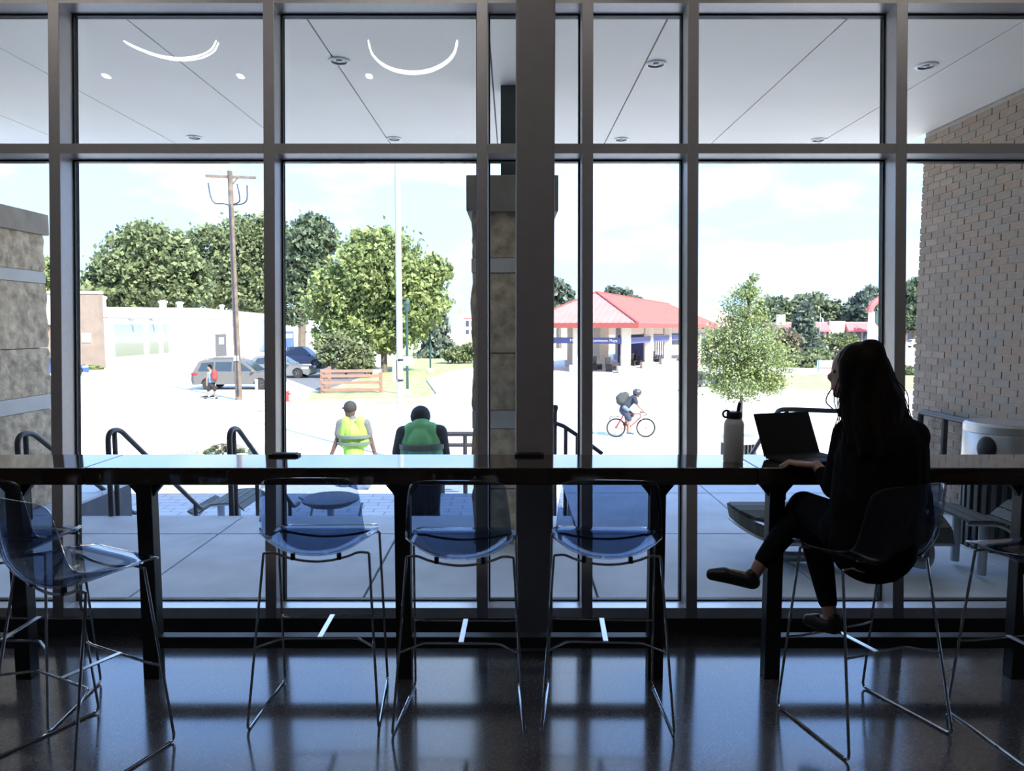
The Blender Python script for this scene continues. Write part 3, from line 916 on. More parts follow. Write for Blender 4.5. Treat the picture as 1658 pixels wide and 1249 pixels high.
def vis(c):
    p = Vector((BX, (c[0] + c[1]) / 2, c[2])) - CAM
    d = p.dot(Vector((0, CP, -SP)))
    px = W_PX / 2 + F_PX * p.x / d
    return (0 if px < 1680 else 1, -1.0 / d)
cands.sort(key=vis)
stuff = MB()
for i, (ya, yb, zc) in enumerate(cands):
    k = rb_.randrange(len(M_bricks))
    if i < 300:
        o = obj('brick', brick_meshes[k], wb)
        o.location = (BX - rb_.uniform(0.0, 0.003), (ya + yb) / 2, zc)
        o.scale = (1, (yb - ya) / 0.193, 1)
    else:
        stuff.box(BX - rb_.uniform(0.004, 0.007), BX + 0.05, ya, yb, zc - 0.0286, zc + 0.0286)
y = 5.5
for r_ in range(nrow):
    zc = (r_ + 0.5) * CH
    yy = BY0 + (0.1 if r_ % 2 else 0.0)
    while yy + 0.193 < 5.35:
        stuff.box(BX - rb_.uniform(0.004, 0.007), BX + 0.05, yy, yy + 0.193, zc - 0.0286, zc + 0.0286)
        yy += 0.203
tag(stuff.build('brickwork', mat('brick_mixed', (0.32, 0.235, 0.165), 0.85, 0, 0.1, 14, 0.2, 90, island=0.16), wb), kind='stuff')

# ---- rock-faced stone piers
M_rock = mat('rock_face_stone', (0.56, 0.44, 0.30), 0.9, 0, 0.4, 11, 0.9, 40)
M_band = mat('smooth_stone_band', (0.58, 0.55, 0.50), 0.8, 0, 0.06, 6)
M_cap = mat('stone_cap', (0.34, 0.29, 0.23), 0.85, 0, 0.15, 6)
def rock(x0, x1, y0, y1, z0, z1, amp, seed):
    r_ = random.Random(seed)
    bm = bmesh.new()
    bmesh.ops.create_cube(bm, size=1)
    bmesh.ops.subdivide_edges(bm, edges=bm.edges[:], cuts=7, use_grid_fill=True)
    from mathutils import noise
    c = Vector(((x0 + x1) / 2, (y0 + y1) / 2, (z0 + z1) / 2))
    s = Vector((x1 - x0, y1 - y0, z1 - z0))
    for w in bm.verts:
        u = w.co.copy()
        p = Vector((c.x + u.x * s.x, c.y + u.y * s.y, c.z + u.z * s.z))
        edge = 1 - max(abs(u.z) * 2, 0) ** 6
        nn = noise.noise(p * 5 + Vector((seed, 0, 0))) * 0.9 + noise.noise(p * 14 + Vector((0, seed, 0))) * 0.5
        d = Vector((u.x, u.y, 0))
        if abs(u.x) > 0.49 or abs(u.y) > 0.49:
            d = Vector((1 if u.x > 0.49 else -1 if u.x < -0.49 else 0, 1 if u.y > 0.49 else -1 if u.y < -0.49 else 0, 0))
            p += d * (amp * (0.35 + nn) * (0.25 + 0.75 * edge))
        w.co = p
    me = bpy.data.meshes.new('stone_block')
    bm.to_mesh(me)
    bm.free()
    me.materials.append(M_rock)
    return me
def pier(name, label, x0, x1, y0, y1, base, split, courses, captop):
    t = holder(name, label, 'pier')
    MB().box(x0 + 0.05, x1 - 0.05, y0 + 0.05, y1 - 0.05, base, captop - 0.1).build('core', M_mortar, t)
    sd = int(abs(x0) * 100)
    for (za, zb, kind) in courses:
        ny = split
        for i in range(ny):
            ya, yb = y0 + (y1 - y0) * i / ny, y0 + (y1 - y0) * (i + 1) / ny
            if kind == 'rock':
                sd += 1
                obj('stone_block', rock(x0, x1, ya + 0.004, yb - 0.004, za + 0.004, zb - 0.004, 0.022, sd), t)
            else:
                MB().cbox(x0 - 0.01, x1 + 0.01, ya - (0.01 if i == 0 else -0.003), yb + (0.01 if i == ny - 1 else -0.003), za, zb, 0.006).build('stone_band', M_band, t)
    MB().cbox(x0 - 0.045, x1 + 0.045, y0 - 0.045, y1 + 0.045, courses[-1][1], captop, 0.01).build('cap_stone', M_cap, t)
    return t
CR = [(-1.4, 0.45, 'rock'), (0.45, 0.93, 'rock'), (0.93, 1.07, 'band'), (1.07, 1.52, 'rock'), (1.52, 2.14, 'rock'), (2.14, 2.25, 'band'), (2.25, 2.60, 'rock')]
CR2 = [(0.0, 0.45, 'rock')] + CR[1:]
xc0, xc1 = (766 - 829) * 5.62 / F_PX, (893 - 829) * 5.62 / F_PX
pier('wall_pier_middle', 'rock-faced stone pier standing behind the steel column', xc0, xc1, 5.62, 6.24, 0, 1, CR2, 2.87)
pier('wall_pier_left', 'rock-faced stone pier with pale bands at the far left', -5.3, -4.52, 5.5, 7.05, 0, 2, CR2, 2.80)
M_steelg = mat('canopy_post_paint', (0.05, 0.058, 0.055), 0.5)
tag(MB().cbox(-0.09, 0.13, 5.86, 6.06, 2.87, SZ, 0.008).build('trim_8', M_steelg), 'dark steel post between the stone pier and the canopy', 'post', kind='structure')

# ---- handrails
def rail(label, path, posts, r=0.021, fil=0.12, low=None):
    p0 = Vector(path[0])
    t = thing('handrail', label, 'railing', (p0.x, p0.y, p0.z), 0, 'dark tubular handrails outside')
    MB().tube([q - p0 for q in fillet(path, fil, 6)], r, 10).build('rail_tube', M_rail, t, True)
    for a, b2 in posts:
        MB().tube([Vector(a) - p0, Vector(b2) - p0], r * 0.92, 8).build('post', M_rail, t, True)
    if low:
        MB().tube([Vector(q) - p0 for q in low], r * 0.8, 8).build('lower_rail', M_rail, t, True)
    return t
for X, ys_, lab in ((-3.66, 6.62, 'dark stair handrail in the first window, just right of the mullion'), (-2.60, 6.72, 'dark stair handrail before the planter, second from the left pier'), (-4.33, 6.40, 'dark stair handrail in front of the left stone pier')):
    zt_ = 0.775
    slope = -0.17 / 0.3 * 1.25
    rail(lab, [V(X, ys_ - 0.13, 0.0 if ys_ < 6.63 else -0.17), V(X, ys_ - 0.13, zt_), V(X, ys_ + 0.06, zt_), V(X, ys_ + 1.75, zt_ + slope * 1.69), V(X, ys_ + 1.95, zt_ + slope * 1.69)],
         [(V(X, ys_ - 0.02, -0.17), V(X, ys_ - 0.02, zt_ - 0.01)), (V(X, ys_ + 0.55, -0.51), V(X, ys_ + 0.55, zt_ + slope * 0.49 - 0.01)), (V(X, ys_ + 1.6, -1.19), V(X, ys_ + 1.6, zt_ + slope * 1.54))], 0.024)
Yr = 8.6
rail('dark stepped guard rail right of the stone pier beyond the stools', [P(895, 660, Yr), P(901, 658, Yr), P(895, 684, Yr), P(912, 690, Yr), P(936, 706, Yr), P(975, 735, Yr)],
     [(P(899, 660, Yr), V(P(899, 660, Yr).x, Yr, PL)), (P(916, 692, Yr), V(P(916, 692, Yr).x, Yr, PL)), (P(935, 705, Yr), V(P(935, 705, Yr).x, Yr, PL))], 0.026, 0.02)
Yg = 13.3
rail('dark horizontal guard rail beside the bowed worker', [P(712, 703, Yg), P(800, 703, Yg)],
     [(P(753, 703, Yg), V(P(753, 703, Yg).x, Yg, -1.55)), (P(716, 703, Yg), V(P(716, 703, Yg).x, Yg, -1.55))], 0.045, 0.02, [P(712, 721, Yg), P(800, 721, Yg)])
rail('pale grey handrail behind the laptop, sloping down to the street', [V(3.3, 7.0, 0.90), V(2.75, 7.1, 0.91), V(2.66, 7.16, 0.90), V(2.70, 8.1, 0.26), V(2.7, 9.2, -0.45)],
     [(V(2.72, 7.12, 0), V(2.72, 7.12, 0.90)), (V(3.3, 7.0, 0), V(3.3, 7.0, 0.9)), (V(2.7, 9.15, -1.19), V(2.7, 9.15, -0.42))], 0.024, 0.05)
rail('dark wall guard rail along the brick wall beside the round bin', [V(3.98, 7.0, 0.0), V(3.98, 7.0, 0.90), V(3.98, 6.05, 0.90), V(3.98, 5.98, 0.85)],
     [(V(3.98, 6.12, 0), V(3.98, 6.12, 0.9)), (V(3.98, 6.6, 0), V(3.98, 6.6, 0.9))], 0.03, 0.05)

# ---- street furniture on the terrace
M_bench = mat('bench_slats', (0.06, 0.064, 0.05), 0.6, 0.0, 0.15, 6)
M_tube = mat('galvanised_tube', (0.36, 0.40, 0.42), 0.35, 0.8, 0.08)
def contour_bench(label, loc, rz, prof, length, nsl, legs):
    """seat rolled over a contour: slats follow the profile (x,z), length along y"""
    t = thing('bench', label, 'bench', loc, rz, 'contoured metal benches outside')
    pts = bez([V(x, 0, z) for x, z in prof], 40)
    L = [0]
    for a, b2 in zip(pts[:-1], pts[1:]):
        L.append(L[-1] + (b2 - a).length)
    for k in range(nsl):
        s0, s1 = L[-1] * (k + 0.06) / nsl, L[-1] * (k + 0.94) / nsl
        def at(s):
            for i in range(len(L) - 1):
                if L[i + 1] >= s:
                    f = (s - L[i]) / max(1e-6, L[i + 1] - L[i])
                    return pts[i].lerp(pts[i + 1], f)
            return pts[-1]
        a, b2 = at(s0), at(s1)
        d = (b2 - a).normalized()
        nrm = V(-d.z, 0, d.x) * 0.016
        MB().prism([a, b2, b2 - nrm, a - nrm], (0, length, 0)).build('slat', M_bench, t)
    for y in (0.02, length - 0.05):
        MB().tube([p + V(0, y, -0.03) for p in pts], 0.014, 8).build('edge_rim', M_tube, t, True)
    for pth, r_ in legs:
        MB().tube(fillet(pth, 0.1, 6), r_, 12).build('leg', M_tube, t, True)
    return t
# long bench under the woman's knees
bL = G(1192, 838, 0.40); bR = G(1560, 850, 0.40)
rim = []
bt2 = thing('bench', 'long round-ended metal bench on the terrace behind the woman', 'bench', (1.95, 5.12, 0), 0, 'contoured metal benches outside')
NS = 7
for k in range(NS):
    ang = -0.9 + 1.8 * (k + 0.5) / NS
    y0_ = -0.30 + 0.60 * k / NS; y1_ = -0.30 + 0.60 * (k + 0.93) / NS
    def zz(y): return 0.455 - 0.55 * (abs(y) ** 2) / 0.3 * 0.55
    ins0, ins1 = 0.30 * (abs(y0_) / 0.30) ** 2.6, 0.30 * (abs(y1_) / 0.30) ** 2.6
    poly = [V(-0.38 + ins0, y0_, zz(y0_)), V(1.04, y0_, zz(y0_)), V(1.04, y1_, zz(y1_)), V(-0.38 + ins1, y1_, zz(y1_))]
    MB().prism([p - V(0, 0, 0.02) for p in poly], (0, 0, 0.02)).build('slat', M_bench, bt2)
rimp = [V(1.04, -0.31, zz(0.30) - 0.03)] + [V(-0.10 - 0.29 * math.cos(a), 0.31 * math.sin(a), zz(0.30 * math.sin(a)) - 0.03) for a in [(-math.pi / 2 + math.pi * k / 14) for k in range(15)]] + [V(1.04, 0.31, zz(0.30) - 0.03)]
MB().tube([p_ + V(0.02, 0, -0.085) for p_ in rimp], 0.012, 8).build('edge_rim', M_tube, bt2, True)
sk = MB()
for a_, b_2 in zip(rimp[:-1], rimp[1:]):
    sk.add([a_ + V(0, 0, 0.02), b_2 + V(0, 0, 0.02), b_2 + V(0.02, 0, -0.09), a_ + V(0.02, 0, -0.09)], [(0, 1, 2, 3)])
sk.build('skirt', M_bench, bt2)
MB().tube(fillet([V(1.0, 0.0, 0.40), V(1.0, -0.12, 0.12), V(0.96, -0.16, 0.06), V(0.75, -0.12, 0.10), V(0.2, 0.05, 0.05), V(0.0, 0.12, 0.03), V(0.0, 0.12, 0.40)], 0.12, 6), 0.04, 12).build('tube_leg', M_tube, bt2, True)
contour_bench('wave-profiled metal bench in front of the brick wall at right', (3.14, 4.72, 0), 0, [(-0.10, 0.44), (0.10, 0.435), (0.20, 0.39), (0.29, 0.33), (0.38, 0.345), (0.50, 0.45), (0.60, 0.47)], 0.52, 9,
              [([V(0.08, 0.12, 0.42), V(0.08, 0.12, 0.03)], 0.03), ([V(0.08, 0.42, 0.42), V(0.08, 0.42, 0.03)], 0.03), ([V(0.45, 0.27, 0.38), V(0.45, 0.27, 0.03)], 0.03)])
pb = P(362, 808, 10.2)
contour_bench('wave-profiled metal bench on the plaza near the planter', (pb.x, 9.9, PL), 0, [(-0.39, 0.36), (-0.26, 0.31), (-0.12, 0.43), (0.10, 0.46), (0.27, 0.46), (0.40, 0.38)], 0.95, 9,
              [([V(0.0, 0.2, 0.44), V(0.0, 0.2, 0.0)], 0.05), ([V(0.0, 0.8, 0.44), V(0.0, 0.8, 0.0)], 0.05)])
pb = P(535, 815, 10.2)
tt = thing('picnic_seat', 'rounded metal picnic seat on curved tubes seen through the first stool', 'bench', (pb.x, 10.2, PL))
MB().lathe([(0.0, 0.36), (0.30, 0.37), (0.40, 0.43), (0.41, 0.46), (0.38, 0.475), (0.0, 0.48)], 26).build('seat_pan', mat('seat_metal', (0.16, 0.16, 0.17), 0.5, 0.4), tt, True)
MB().tube([V(0, 0, 0.38), V(0, 0, 0.0)], 0.05, 12).build('post', M_tube, tt, True)
MB().tube(fillet([V(-0.42, -0.1, 0.50), V(-0.2, -0.15, 0.42), V(-0.25, -0.2, 0.2), V(-0.1, -0.1, 0.08), V(0.4, -0.05, 0.12), V(0.46, 0.0, 0.4)], 0.1, 6), 0.02, 10).build('curved_tube', M_tube, tt, True)

def litter_bin(label, loc, r, h, top, slot_ang, M_top, M_rib, slot=True):
    t = thing('litter_bin', label, 'bin', loc, 0, 'round ribbed litter bins')
    MB().lathe([(0.0, 0.02), (r * 0.9, 0.02), (r * 0.9, h - top), (0.0, h - top)], 28).build('liner', M_black, t, True)
    for k in range(26):
        a = 2 * math.pi * k / 26
        MB().cbox(-0.016, 0.016, r * 0.92, r * 0.99, 0.0, h - top + 0.01, 0.004).build('rib', M_rib, t).rotation_euler = (0, 0, a)
    MB().lathe([(r * 0.97, h - top), (r, h - top), (r, h - top * 0.28), (r * 0.985, h - top * 0.26)], 32).build('hood', M_top, t, True)
    MB().lathe([(r * 0.97, h - top * 0.26), (r, h - top * 0.25), (r, h - 0.02), (r * 0.93, h), (0.0, h)], 32).build('lid', M_top, t, True)
    if slot:
        M_ = Matrix.Rotation(slot_ang, 3, 'Z')
        MB().ell(M_ @ V(0, -r * 0.985, h - top * 0.62), (0.07, 0.03, 0.095), 16, 10, M_).build('opening', M_black, t, True)
        MB().ell(M_ @ V(0.005, -r * 1.02, h - top * 0.62), (0.010, 0.012, 0.085), 10, 8, M_).build('flap_edge', M_top, t, True)
    return t
M_bin = mat('bin_steel', (0.52, 0.52, 0.52), 0.35, 0.6, 0.05)
M_bind = mat('bin_dark', (0.05, 0.052, 0.055), 0.5, 0.2)
bq = P(1624, 700, 5.6)
litter_bin('steel-topped round litter bin by the brick wall with oval opening', (bq.x, 5.6, 0), 0.27, 0.985, 0.30, math.radians(-56), M_bin, M_bind)
bq = P(1196, 715, 12.0)
litter_bin('round ribbed litter bin on the plaza behind the white bottle', (bq.x, 12.0, PL), 0.29, 1.10, 0.12, 0, M_bin, M_bind, False)

# planter
pl = thing('planter', 'square concrete planter with plants on the lower plaza', 'planter', (-5.8, 13.8, -1.55))
M_pconc = mat('planter_concrete', (0.36, 0.35, 0.34), 0.85)
mb = MB()
x0, x1, y0, y1, th_ = -0.85, 0.75, -1.2, 1.2, 0.22
mb.box(x0, x1, y0, y0 + th_, 0, 0.85).box(x0, x1, y1 - th_, y1, 0, 0.85).box(x0, x0 + th_, y0 + th_, y1 - th_, 0, 0.85).box(x1 - th_, x1, y0 + th_, y1 - th_, 0, 0.85)
mb.build('wall_ring', M_pconc, pl)
MB().box(x0 + th_, x1 - th_, y0 + th_, y1 - th_, 0.02, 0.62).build('soil', mat('soil', (0.05, 0.04, 0.03), 0.95), pl)
# ================================================================== trees and shrubs
def leaf_cloud(name, pts, size, m_, parent, seed, droop=0.3, aspect=1.6):
    rg = np.random.default_rng(seed)
    n_ = len(pts)
    d = rg.normal(size=(n_, 3)); d[:, 2] -= droop
    d /= np.linalg.norm(d, axis=1)[:, None]
    u = rg.normal(size=(n_, 3))
    s = np.cross(d, u); s /= np.linalg.norm(s, axis=1)[:, None] + 1e-9
    sz = size * rg.uniform(0.6, 1.3, size=(n_, 1))
    a = pts - d * sz * aspect * 0.5
    c = pts + d * sz * aspect * 0.5
    b_ = pts + s * sz * 0.5
    e_ = pts - s * sz * 0.5
    vs = np.stack([a, b_, c, e_], axis=1).reshape(-1, 3).astype(np.float32)
    me = bpy.data.meshes.new(name)
    me.vertices.add(n_ * 4)
    me.vertices.foreach_set('co', vs.ravel())
    me.loops.add(n_ * 4)
    me.loops.foreach_set('vertex_index', np.arange(n_ * 4, dtype=np.int32))
    me.polygons.add(n_)
    me.polygons.foreach_set('loop_start', np.arange(0, n_ * 4, 4, dtype=np.int32))
    me.update(calc_edges=True)
    me.validate()
    me.materials.append(m_)
    o = obj(name, me, parent)
    o['kind'] = 'stuff'
    return o
def leafmat(name, col, var=0.3, tr=0.25):
    if name in MATS:
        return MATS[name]
    m, n, l, b = nodes_of(name)
    ge = n.new('ShaderNodeNewGeometry')
    cr = n.new('ShaderNodeValToRGB')
    cr.color_ramp.elements[0].color = tuple(c * (1 - var) for c in col) + (1,)
    cr.color_ramp.elements[1].color = tuple(min(1, c * (1 + var)) for c in col) + (1,)
    l.new(ge.outputs['Random Per Island'], cr.inputs[0])
    l.new(cr.outputs[0], b.inputs['Base Color'])
    b.inputs['Roughness'].default_value = 0.55
    b.inputs['Specular IOR Level'].default_value = 0.3
    t = n.new('ShaderNodeBsdfTranslucent')
    l.new(cr.outputs[0], t.inputs[0])
    mx = n.new('ShaderNodeMixShader'); mx.inputs[0].default_value = tr
    l.new(b.outputs[0], mx.inputs[1]); l.new(t.outputs[0], mx.inputs[2])
    l.new(mx.outputs[0], n['Material Output'].inputs[0])
    MATS[name] = m
    return m
M_bark = mat('tree_bark', (0.12, 0.095, 0.075), 0.9, 0, 0.3, 6, 0.5, 20)
def tree(label, px, base_py, Y, lobes, leaf, nleaf, m_, seed, base_z=ST, trunk_r=0.2, name='tree', cat='tree', group=None, clump=0.16, trunk=True):
    """lobes: crown masses in pixels (cx, cy, rx, ry) at distance Y, depth like their width"""
    base = P(px, base_py, Y); base.z = base_z
    t = thing(name, label, cat, base, 0, group)
    rg = np.random.default_rng(seed)
    k = Y / F_PX
    allp, cents = [], []
    area = sum(l_[2] * l_[3] for l_ in lobes)
    for (cx_, cy_, rx, ry) in lobes:
        c = P(cx_, cy_, Y) - base
        R = np.array([rx * k, rx * k * 0.9, ry * k])
        nl = int(2.6 * nleaf * rx * ry / area)
        nc = max(24, nl // 40)
        d = rg.normal(size=(nc, 3)); d /= np.linalg.norm(d, axis=1)[:, None]
        rad = rg.uniform(0.45, 1.0, size=(nc, 1)) ** 0.6
        cc = np.array(c) + d * rad * R
        cents.append((c, R, cc))
        idx = rg.integers(0, nc, nl)
        spread = clump * min(rx, ry) * k
        q = cc[idx] + rg.normal(size=(nl, 3)) * np.array([spread, spread, spread * 0.75])
        allp.append(q)
    pts = np.concatenate(allp)
    pts[:, 2] = np.maximum(pts[:, 2], 0.05)
    leaf_cloud('foliage', pts, leaf * 0.62, m_, t, seed)
    if trunk:
        mb = MB()
        top = cents[0][0]
        fork = Vector((top.x * 0.3, top.y * 0.3, max(0.4, (top.z - cents[0][1][2] * 0.75))))
        mb.tube(bez([V(0, 0, -0.05), fork * 0.5 + V(0.03 * trunk_r, 0, 0), fork], 8), [trunk_r * (1.15 - 0.35 * i / 9) for i in range(len(bez([V(0, 0, -0.05), fork * 0.5, fork], 8)))], 8)
        mb.build('trunk', M_bark, t, True)
        bm_ = MB()
        for c, R, cc in cents:
            for j in range(6):
                e2 = Vector(cc[int(rg.integers(0, len(cc)))])
                mid = fork.lerp(e2, 0.5) + V(0, 0, 0.1 * (e2 - fork).length)
                pp = bez([fork, mid, e2], 6)
                bm_.tube(pp, [trunk_r * (0.5 - 0.42 * i / (len(pp) - 1)) for i in range(len(pp))], 6)
        bm_.build('branches', M_bark, t, True)
    return t
def spruce(label, px, base_py, Y, top_py, half_px, leaf, nleaf, m_, seed):
    base = P(px, base_py, Y); base.z = ST
    top = P(px, top_py, Y)
    Hh = top.z - base.z
    Rr = half_px * Y / F_PX
    t = thing('spruce_tree', label, 'tree', base)
    rg = np.random.default_rng(seed)
    layers = 15
    pts = []
    for i in range(layers):
        f = (i + 0.3) / layers
        zc = 0.08 * Hh + f * 0.92 * Hh
        rr_ = Rr * (1 - f) ** 0.85 + 0.06
        nb = max(5, int(13 * (1 - f) + 4))
        for b_ in range(nb):
            a = rg.uniform(0, 2 * math.pi)
            ln = rr_ * rg.uniform(0.8, 1.1)
            m2 = max(6, int(nleaf / layers / nb))
            s = rg.uniform(0.1, 1, m2)
            q = np.stack([np.cos(a) * ln * s, np.sin(a) * ln * s, zc - 0.22 * ln * s + rg.normal(0, 0.05 * Rr, m2)], 1)
            q[:, :2] += rg.normal(0, 0.07 * Rr, (m2, 2))
            pts.append(q)
    leaf_cloud('foliage', np.concatenate(pts), leaf, m_, t, seed, 0.6, 2.2)
    MB().tube([V(0, 0, -0.05), V(0, 0, Hh * 0.95)], [0.16, 0.03], 8).build('trunk', M_bark, t, True)
    return t
L_mid = leafmat('leaf_mid_green', (0.17, 0.205, 0.10))
L_dark = leafmat('leaf_deep_green', (0.11, 0.145, 0.085))
L_lime = leafmat('leaf_lime', (0.225, 0.275, 0.105))
L_young = leafmat('leaf_young', (0.25, 0.30, 0.12), 0.5)
L_blue = leafmat('leaf_blue_green', (0.14, 0.175, 0.135))
L_far = leafmat('leaf_far', (0.15, 0.185, 0.11))
L_purp = leafmat('leaf_greybrown', (0.17, 0.15, 0.10))
GB = 'broad trees along the skyline'
tree('broad leafy tree behind the white building, left of the utility pole', 240, 560, 114, [(235, 430, 62, 60), (175, 460, 36, 38), (285, 450, 45, 52), (250, 400, 55, 36), (215, 480, 80, 22), (300, 480, 40, 24)], 0.9, 9000, L_mid, 1, trunk_r=0.5, group=GB)
tree('tall leafy tree behind the white building, right behind the utility pole', 400, 560, 150, [(400, 410, 55, 55), (340, 400, 42, 32), (430, 385, 38, 34), (355, 460, 52, 42), (415, 470, 50, 40)], 0.95, 9500, L_mid, 2, trunk_r=0.55, group=GB)
tree('tall dark tree with visible limbs left of the lime green tree', 488, 560, 100, [(505, 395, 36, 44), (485, 440, 32, 34), (520, 440, 28, 30), (475, 500, 26, 26)], 0.8, 4200, L_dark, 3, trunk_r=0.5, group=GB)
tree('tree top showing between the left stone pier and the mullion', 70, 560, 100, [(62, 450, 24, 34), (88, 450, 24, 30)], 0.8, 1800, L_lime, 4, trunk_r=0.4, group=GB)
tree('large lime green tree behind the white lamp pole', 622, 600, 58, [(620, 440, 78, 60), (560, 490, 58, 56), (670, 480, 52, 55), (610, 395, 46, 26), (590, 535, 72, 40), (700, 445, 30, 28), (650, 530, 40, 38), (545, 545, 36, 26)], 0.42, 13000, L_lime, 5, trunk_r=0.24)
tree('loose pale shrub under the lime green tree by the fence', 560, 600, 52, [(560, 575, 42, 26), (540, 560, 28, 22), (585, 585, 26, 18)], 0.32, 2600, leafmat('leaf_pale_shrub', (0.16, 0.185, 0.095)), 6, name='shrub', cat='shrub', trunk_r=0.08)
spruce('blue-green spruce right of the lime green tree', 706, 580, 85, 478, 36, 0.42, 5200, L_blue, 7)
tree('low rounded hedge bush beside the stone pier', 742, 585, 72, [(742, 574, 30, 13), (760, 568, 18, 12)], 0.3, 1500, L_mid, 8, name='shrub', cat='shrub', trunk_r=0.06)
tree('distant tree right of the steel column above the red roof', 905, 560, 122, [(902, 478, 22, 26), (890, 500, 20, 18)], 1.0, 1400, L_blue, 9, trunk_r=0.4, group=GB)
tree('distant tree top showing behind the red roof peak', 1005, 560, 135, [(1000, 482, 28, 16), (1025, 490, 16, 10)], 1.0, 1200, L_blue, 10, trunk_r=0.4, group=GB)
tree('small street tree with bright leaves behind the white bottle', 1197, 740, 16, [(1205, 560, 52, 60), (1205, 505, 34, 40), (1175, 590, 40, 42), (1238, 585, 40, 48), (1200, 620, 50, 30), (1212, 472, 13, 22), (1222, 450, 8, 9), (1160, 560, 26, 40), (1250, 620, 22, 18)], 0.062, 7600, L_young, 11, trunk_r=0.045, clump=0.2)
spruce('silvery spruce behind the small street tree', 1300, 590, 78, 493, 36, 0.4, 4600, L_blue, 12)
tree('grey-brown shrub left of the silvery spruce', 1276, 595, 74, [(1274, 560, 20, 32)], 0.32, 1300, L_purp, 13, name='shrub', cat='shrub', trunk_r=0.06)
tree('dark green rounded bush in front of the silvery spruce', 1310, 605, 66, [(1305, 588, 36, 18), (1325, 580, 24, 16), (1272, 596, 18, 12)], 0.3, 2400, L_mid, 14, name='shrub', cat='shrub', trunk_r=0.06)
tree('spreading shrub left of the woman\'s head', 1345, 585, 90, [(1350, 558, 34, 17), (1365, 552, 24, 13)], 0.4, 1700, leafmat('leaf_olive', (0.17, 0.20, 0.09)), 15, name='shrub', cat='shrub', trunk_r=0.06)
tree('distant broad tree above the red awnings', 1320, 560, 170, [(1318, 505, 42, 28), (1290, 515, 32, 20), (1350, 515, 30, 18)], 1.1, 3600, L_far, 16, trunk_r=0.5, group=GB)
tree('distant tree left of the arched sign', 1400, 560, 165, [(1400, 500, 30, 24), (1415, 490, 22, 22), (1385, 512, 22, 14)], 1.1, 2400, L_blue, 17, trunk_r=0.5, group=GB)
tree('distant tree behind the small street tree\'s top', 1250, 560, 170, [(1250, 505, 28, 24)], 1.1, 1400, L_far, 18, trunk_r=0.5, group=GB)
tree('dark distant tree beside the brick wall', 1480, 560, 140, [(1480, 490, 22, 36), (1470, 515, 20, 24)], 1.0, 2000, L_dark, 19, trunk_r=0.5, group=GB)
tree('low green bush on the lawn beside the brick wall', 1472, 612, 55, [(1472, 602, 18, 10)], 0.25, 700, L_mid, 20, name='shrub', cat='shrub', trunk_r=0.05)
tree('pale weeds at the foot of the brown wall', 150, 598, 62, [(140, 596, 12, 5), (158, 597, 10, 4)], 0.25, 400, L_lime, 21, name='shrub', cat='shrub', trunk_r=0.03)
tree('leafy plant in the planter box', 362, 730, 13.8, [(352, 732, 22, 7), (395, 735, 18, 6)], 0.10, 420, L_dark, 22, base_z=-0.93, name='plant', cat='plant', trunk_r=0.02)
tree('small weed at the foot of the left stone pier', 76, 640, 30, [(76, 628, 8, 18)], 0.16, 260, L_lime, 23, name='plant', cat='plant', trunk_r=0.02)

# ================================================================== poles, posts, fence, small street things
M_pole = mat('weathered_pole', (0.14, 0.105, 0.08), 0.9, 0, 0.35, 3)
M_cable = mat('dark_cable', (0.03, 0.035, 0.06), 0.6)
Yp = 36.0
b0 = G(387, 648, ST); Yp = b0.y
up_ = thing('utility_pole', 'tall weathered wooden utility pole with crossarm in front of the white building', 'pole', b0)
tp_ = P(372, 277, Yp) - b0
MB().tube([V(0, 0, -0.1), tp_], [0.17, 0.115], 12).build('pole', M_pole, up_, True)
MB().bar(P(333, 285, Yp) - b0, P(414, 288, Yp) - b0, 0.10, 0.12).build('crossarm', M_pole, up_)
for px in (336, 345, 358, 384, 393, 401, 409):
    q = P(px, 281, Yp) - b0
    MB().lathe([(0.0, 0.0), (0.05, 0.0), (0.03, 0.06), (0.06, 0.10), (0.035, 0.16), (0.0, 0.17)], 10, q).build('insulator', mat('insulator', (0.3, 0.27, 0.25), 0.4), up_, True)
MB().bar(P(385, 288, Yp) - b0, P(375, 300, Yp) - b0, 0.05, 0.05).build('brace', M_pole, up_)
for pth in ([(337, 296), (341, 318), (348, 329), (362, 330), (372, 333)], [(384, 298), (388, 318), (387, 327), (378, 331)], [(400, 300), (400, 322), (393, 330), (378, 332)]):
    MB().tube(bez([P(a, c, Yp) - b0 for a, c in pth], 24), 0.035, 6).build('cable_loop', M_cable, up_, True)
MB().tube([P(373, 330, Yp - 0.2) - b0, P(386, 640, Yp - 0.22) - b0], 0.03, 6).build('conduit', M_cable, up_, True)
MB().box(-0.12, 0.12, -0.22, -0.17, 2.0, 2.25).build('notice', mat('notice_white', (0.8, 0.8, 0.8), 0.7), up_)

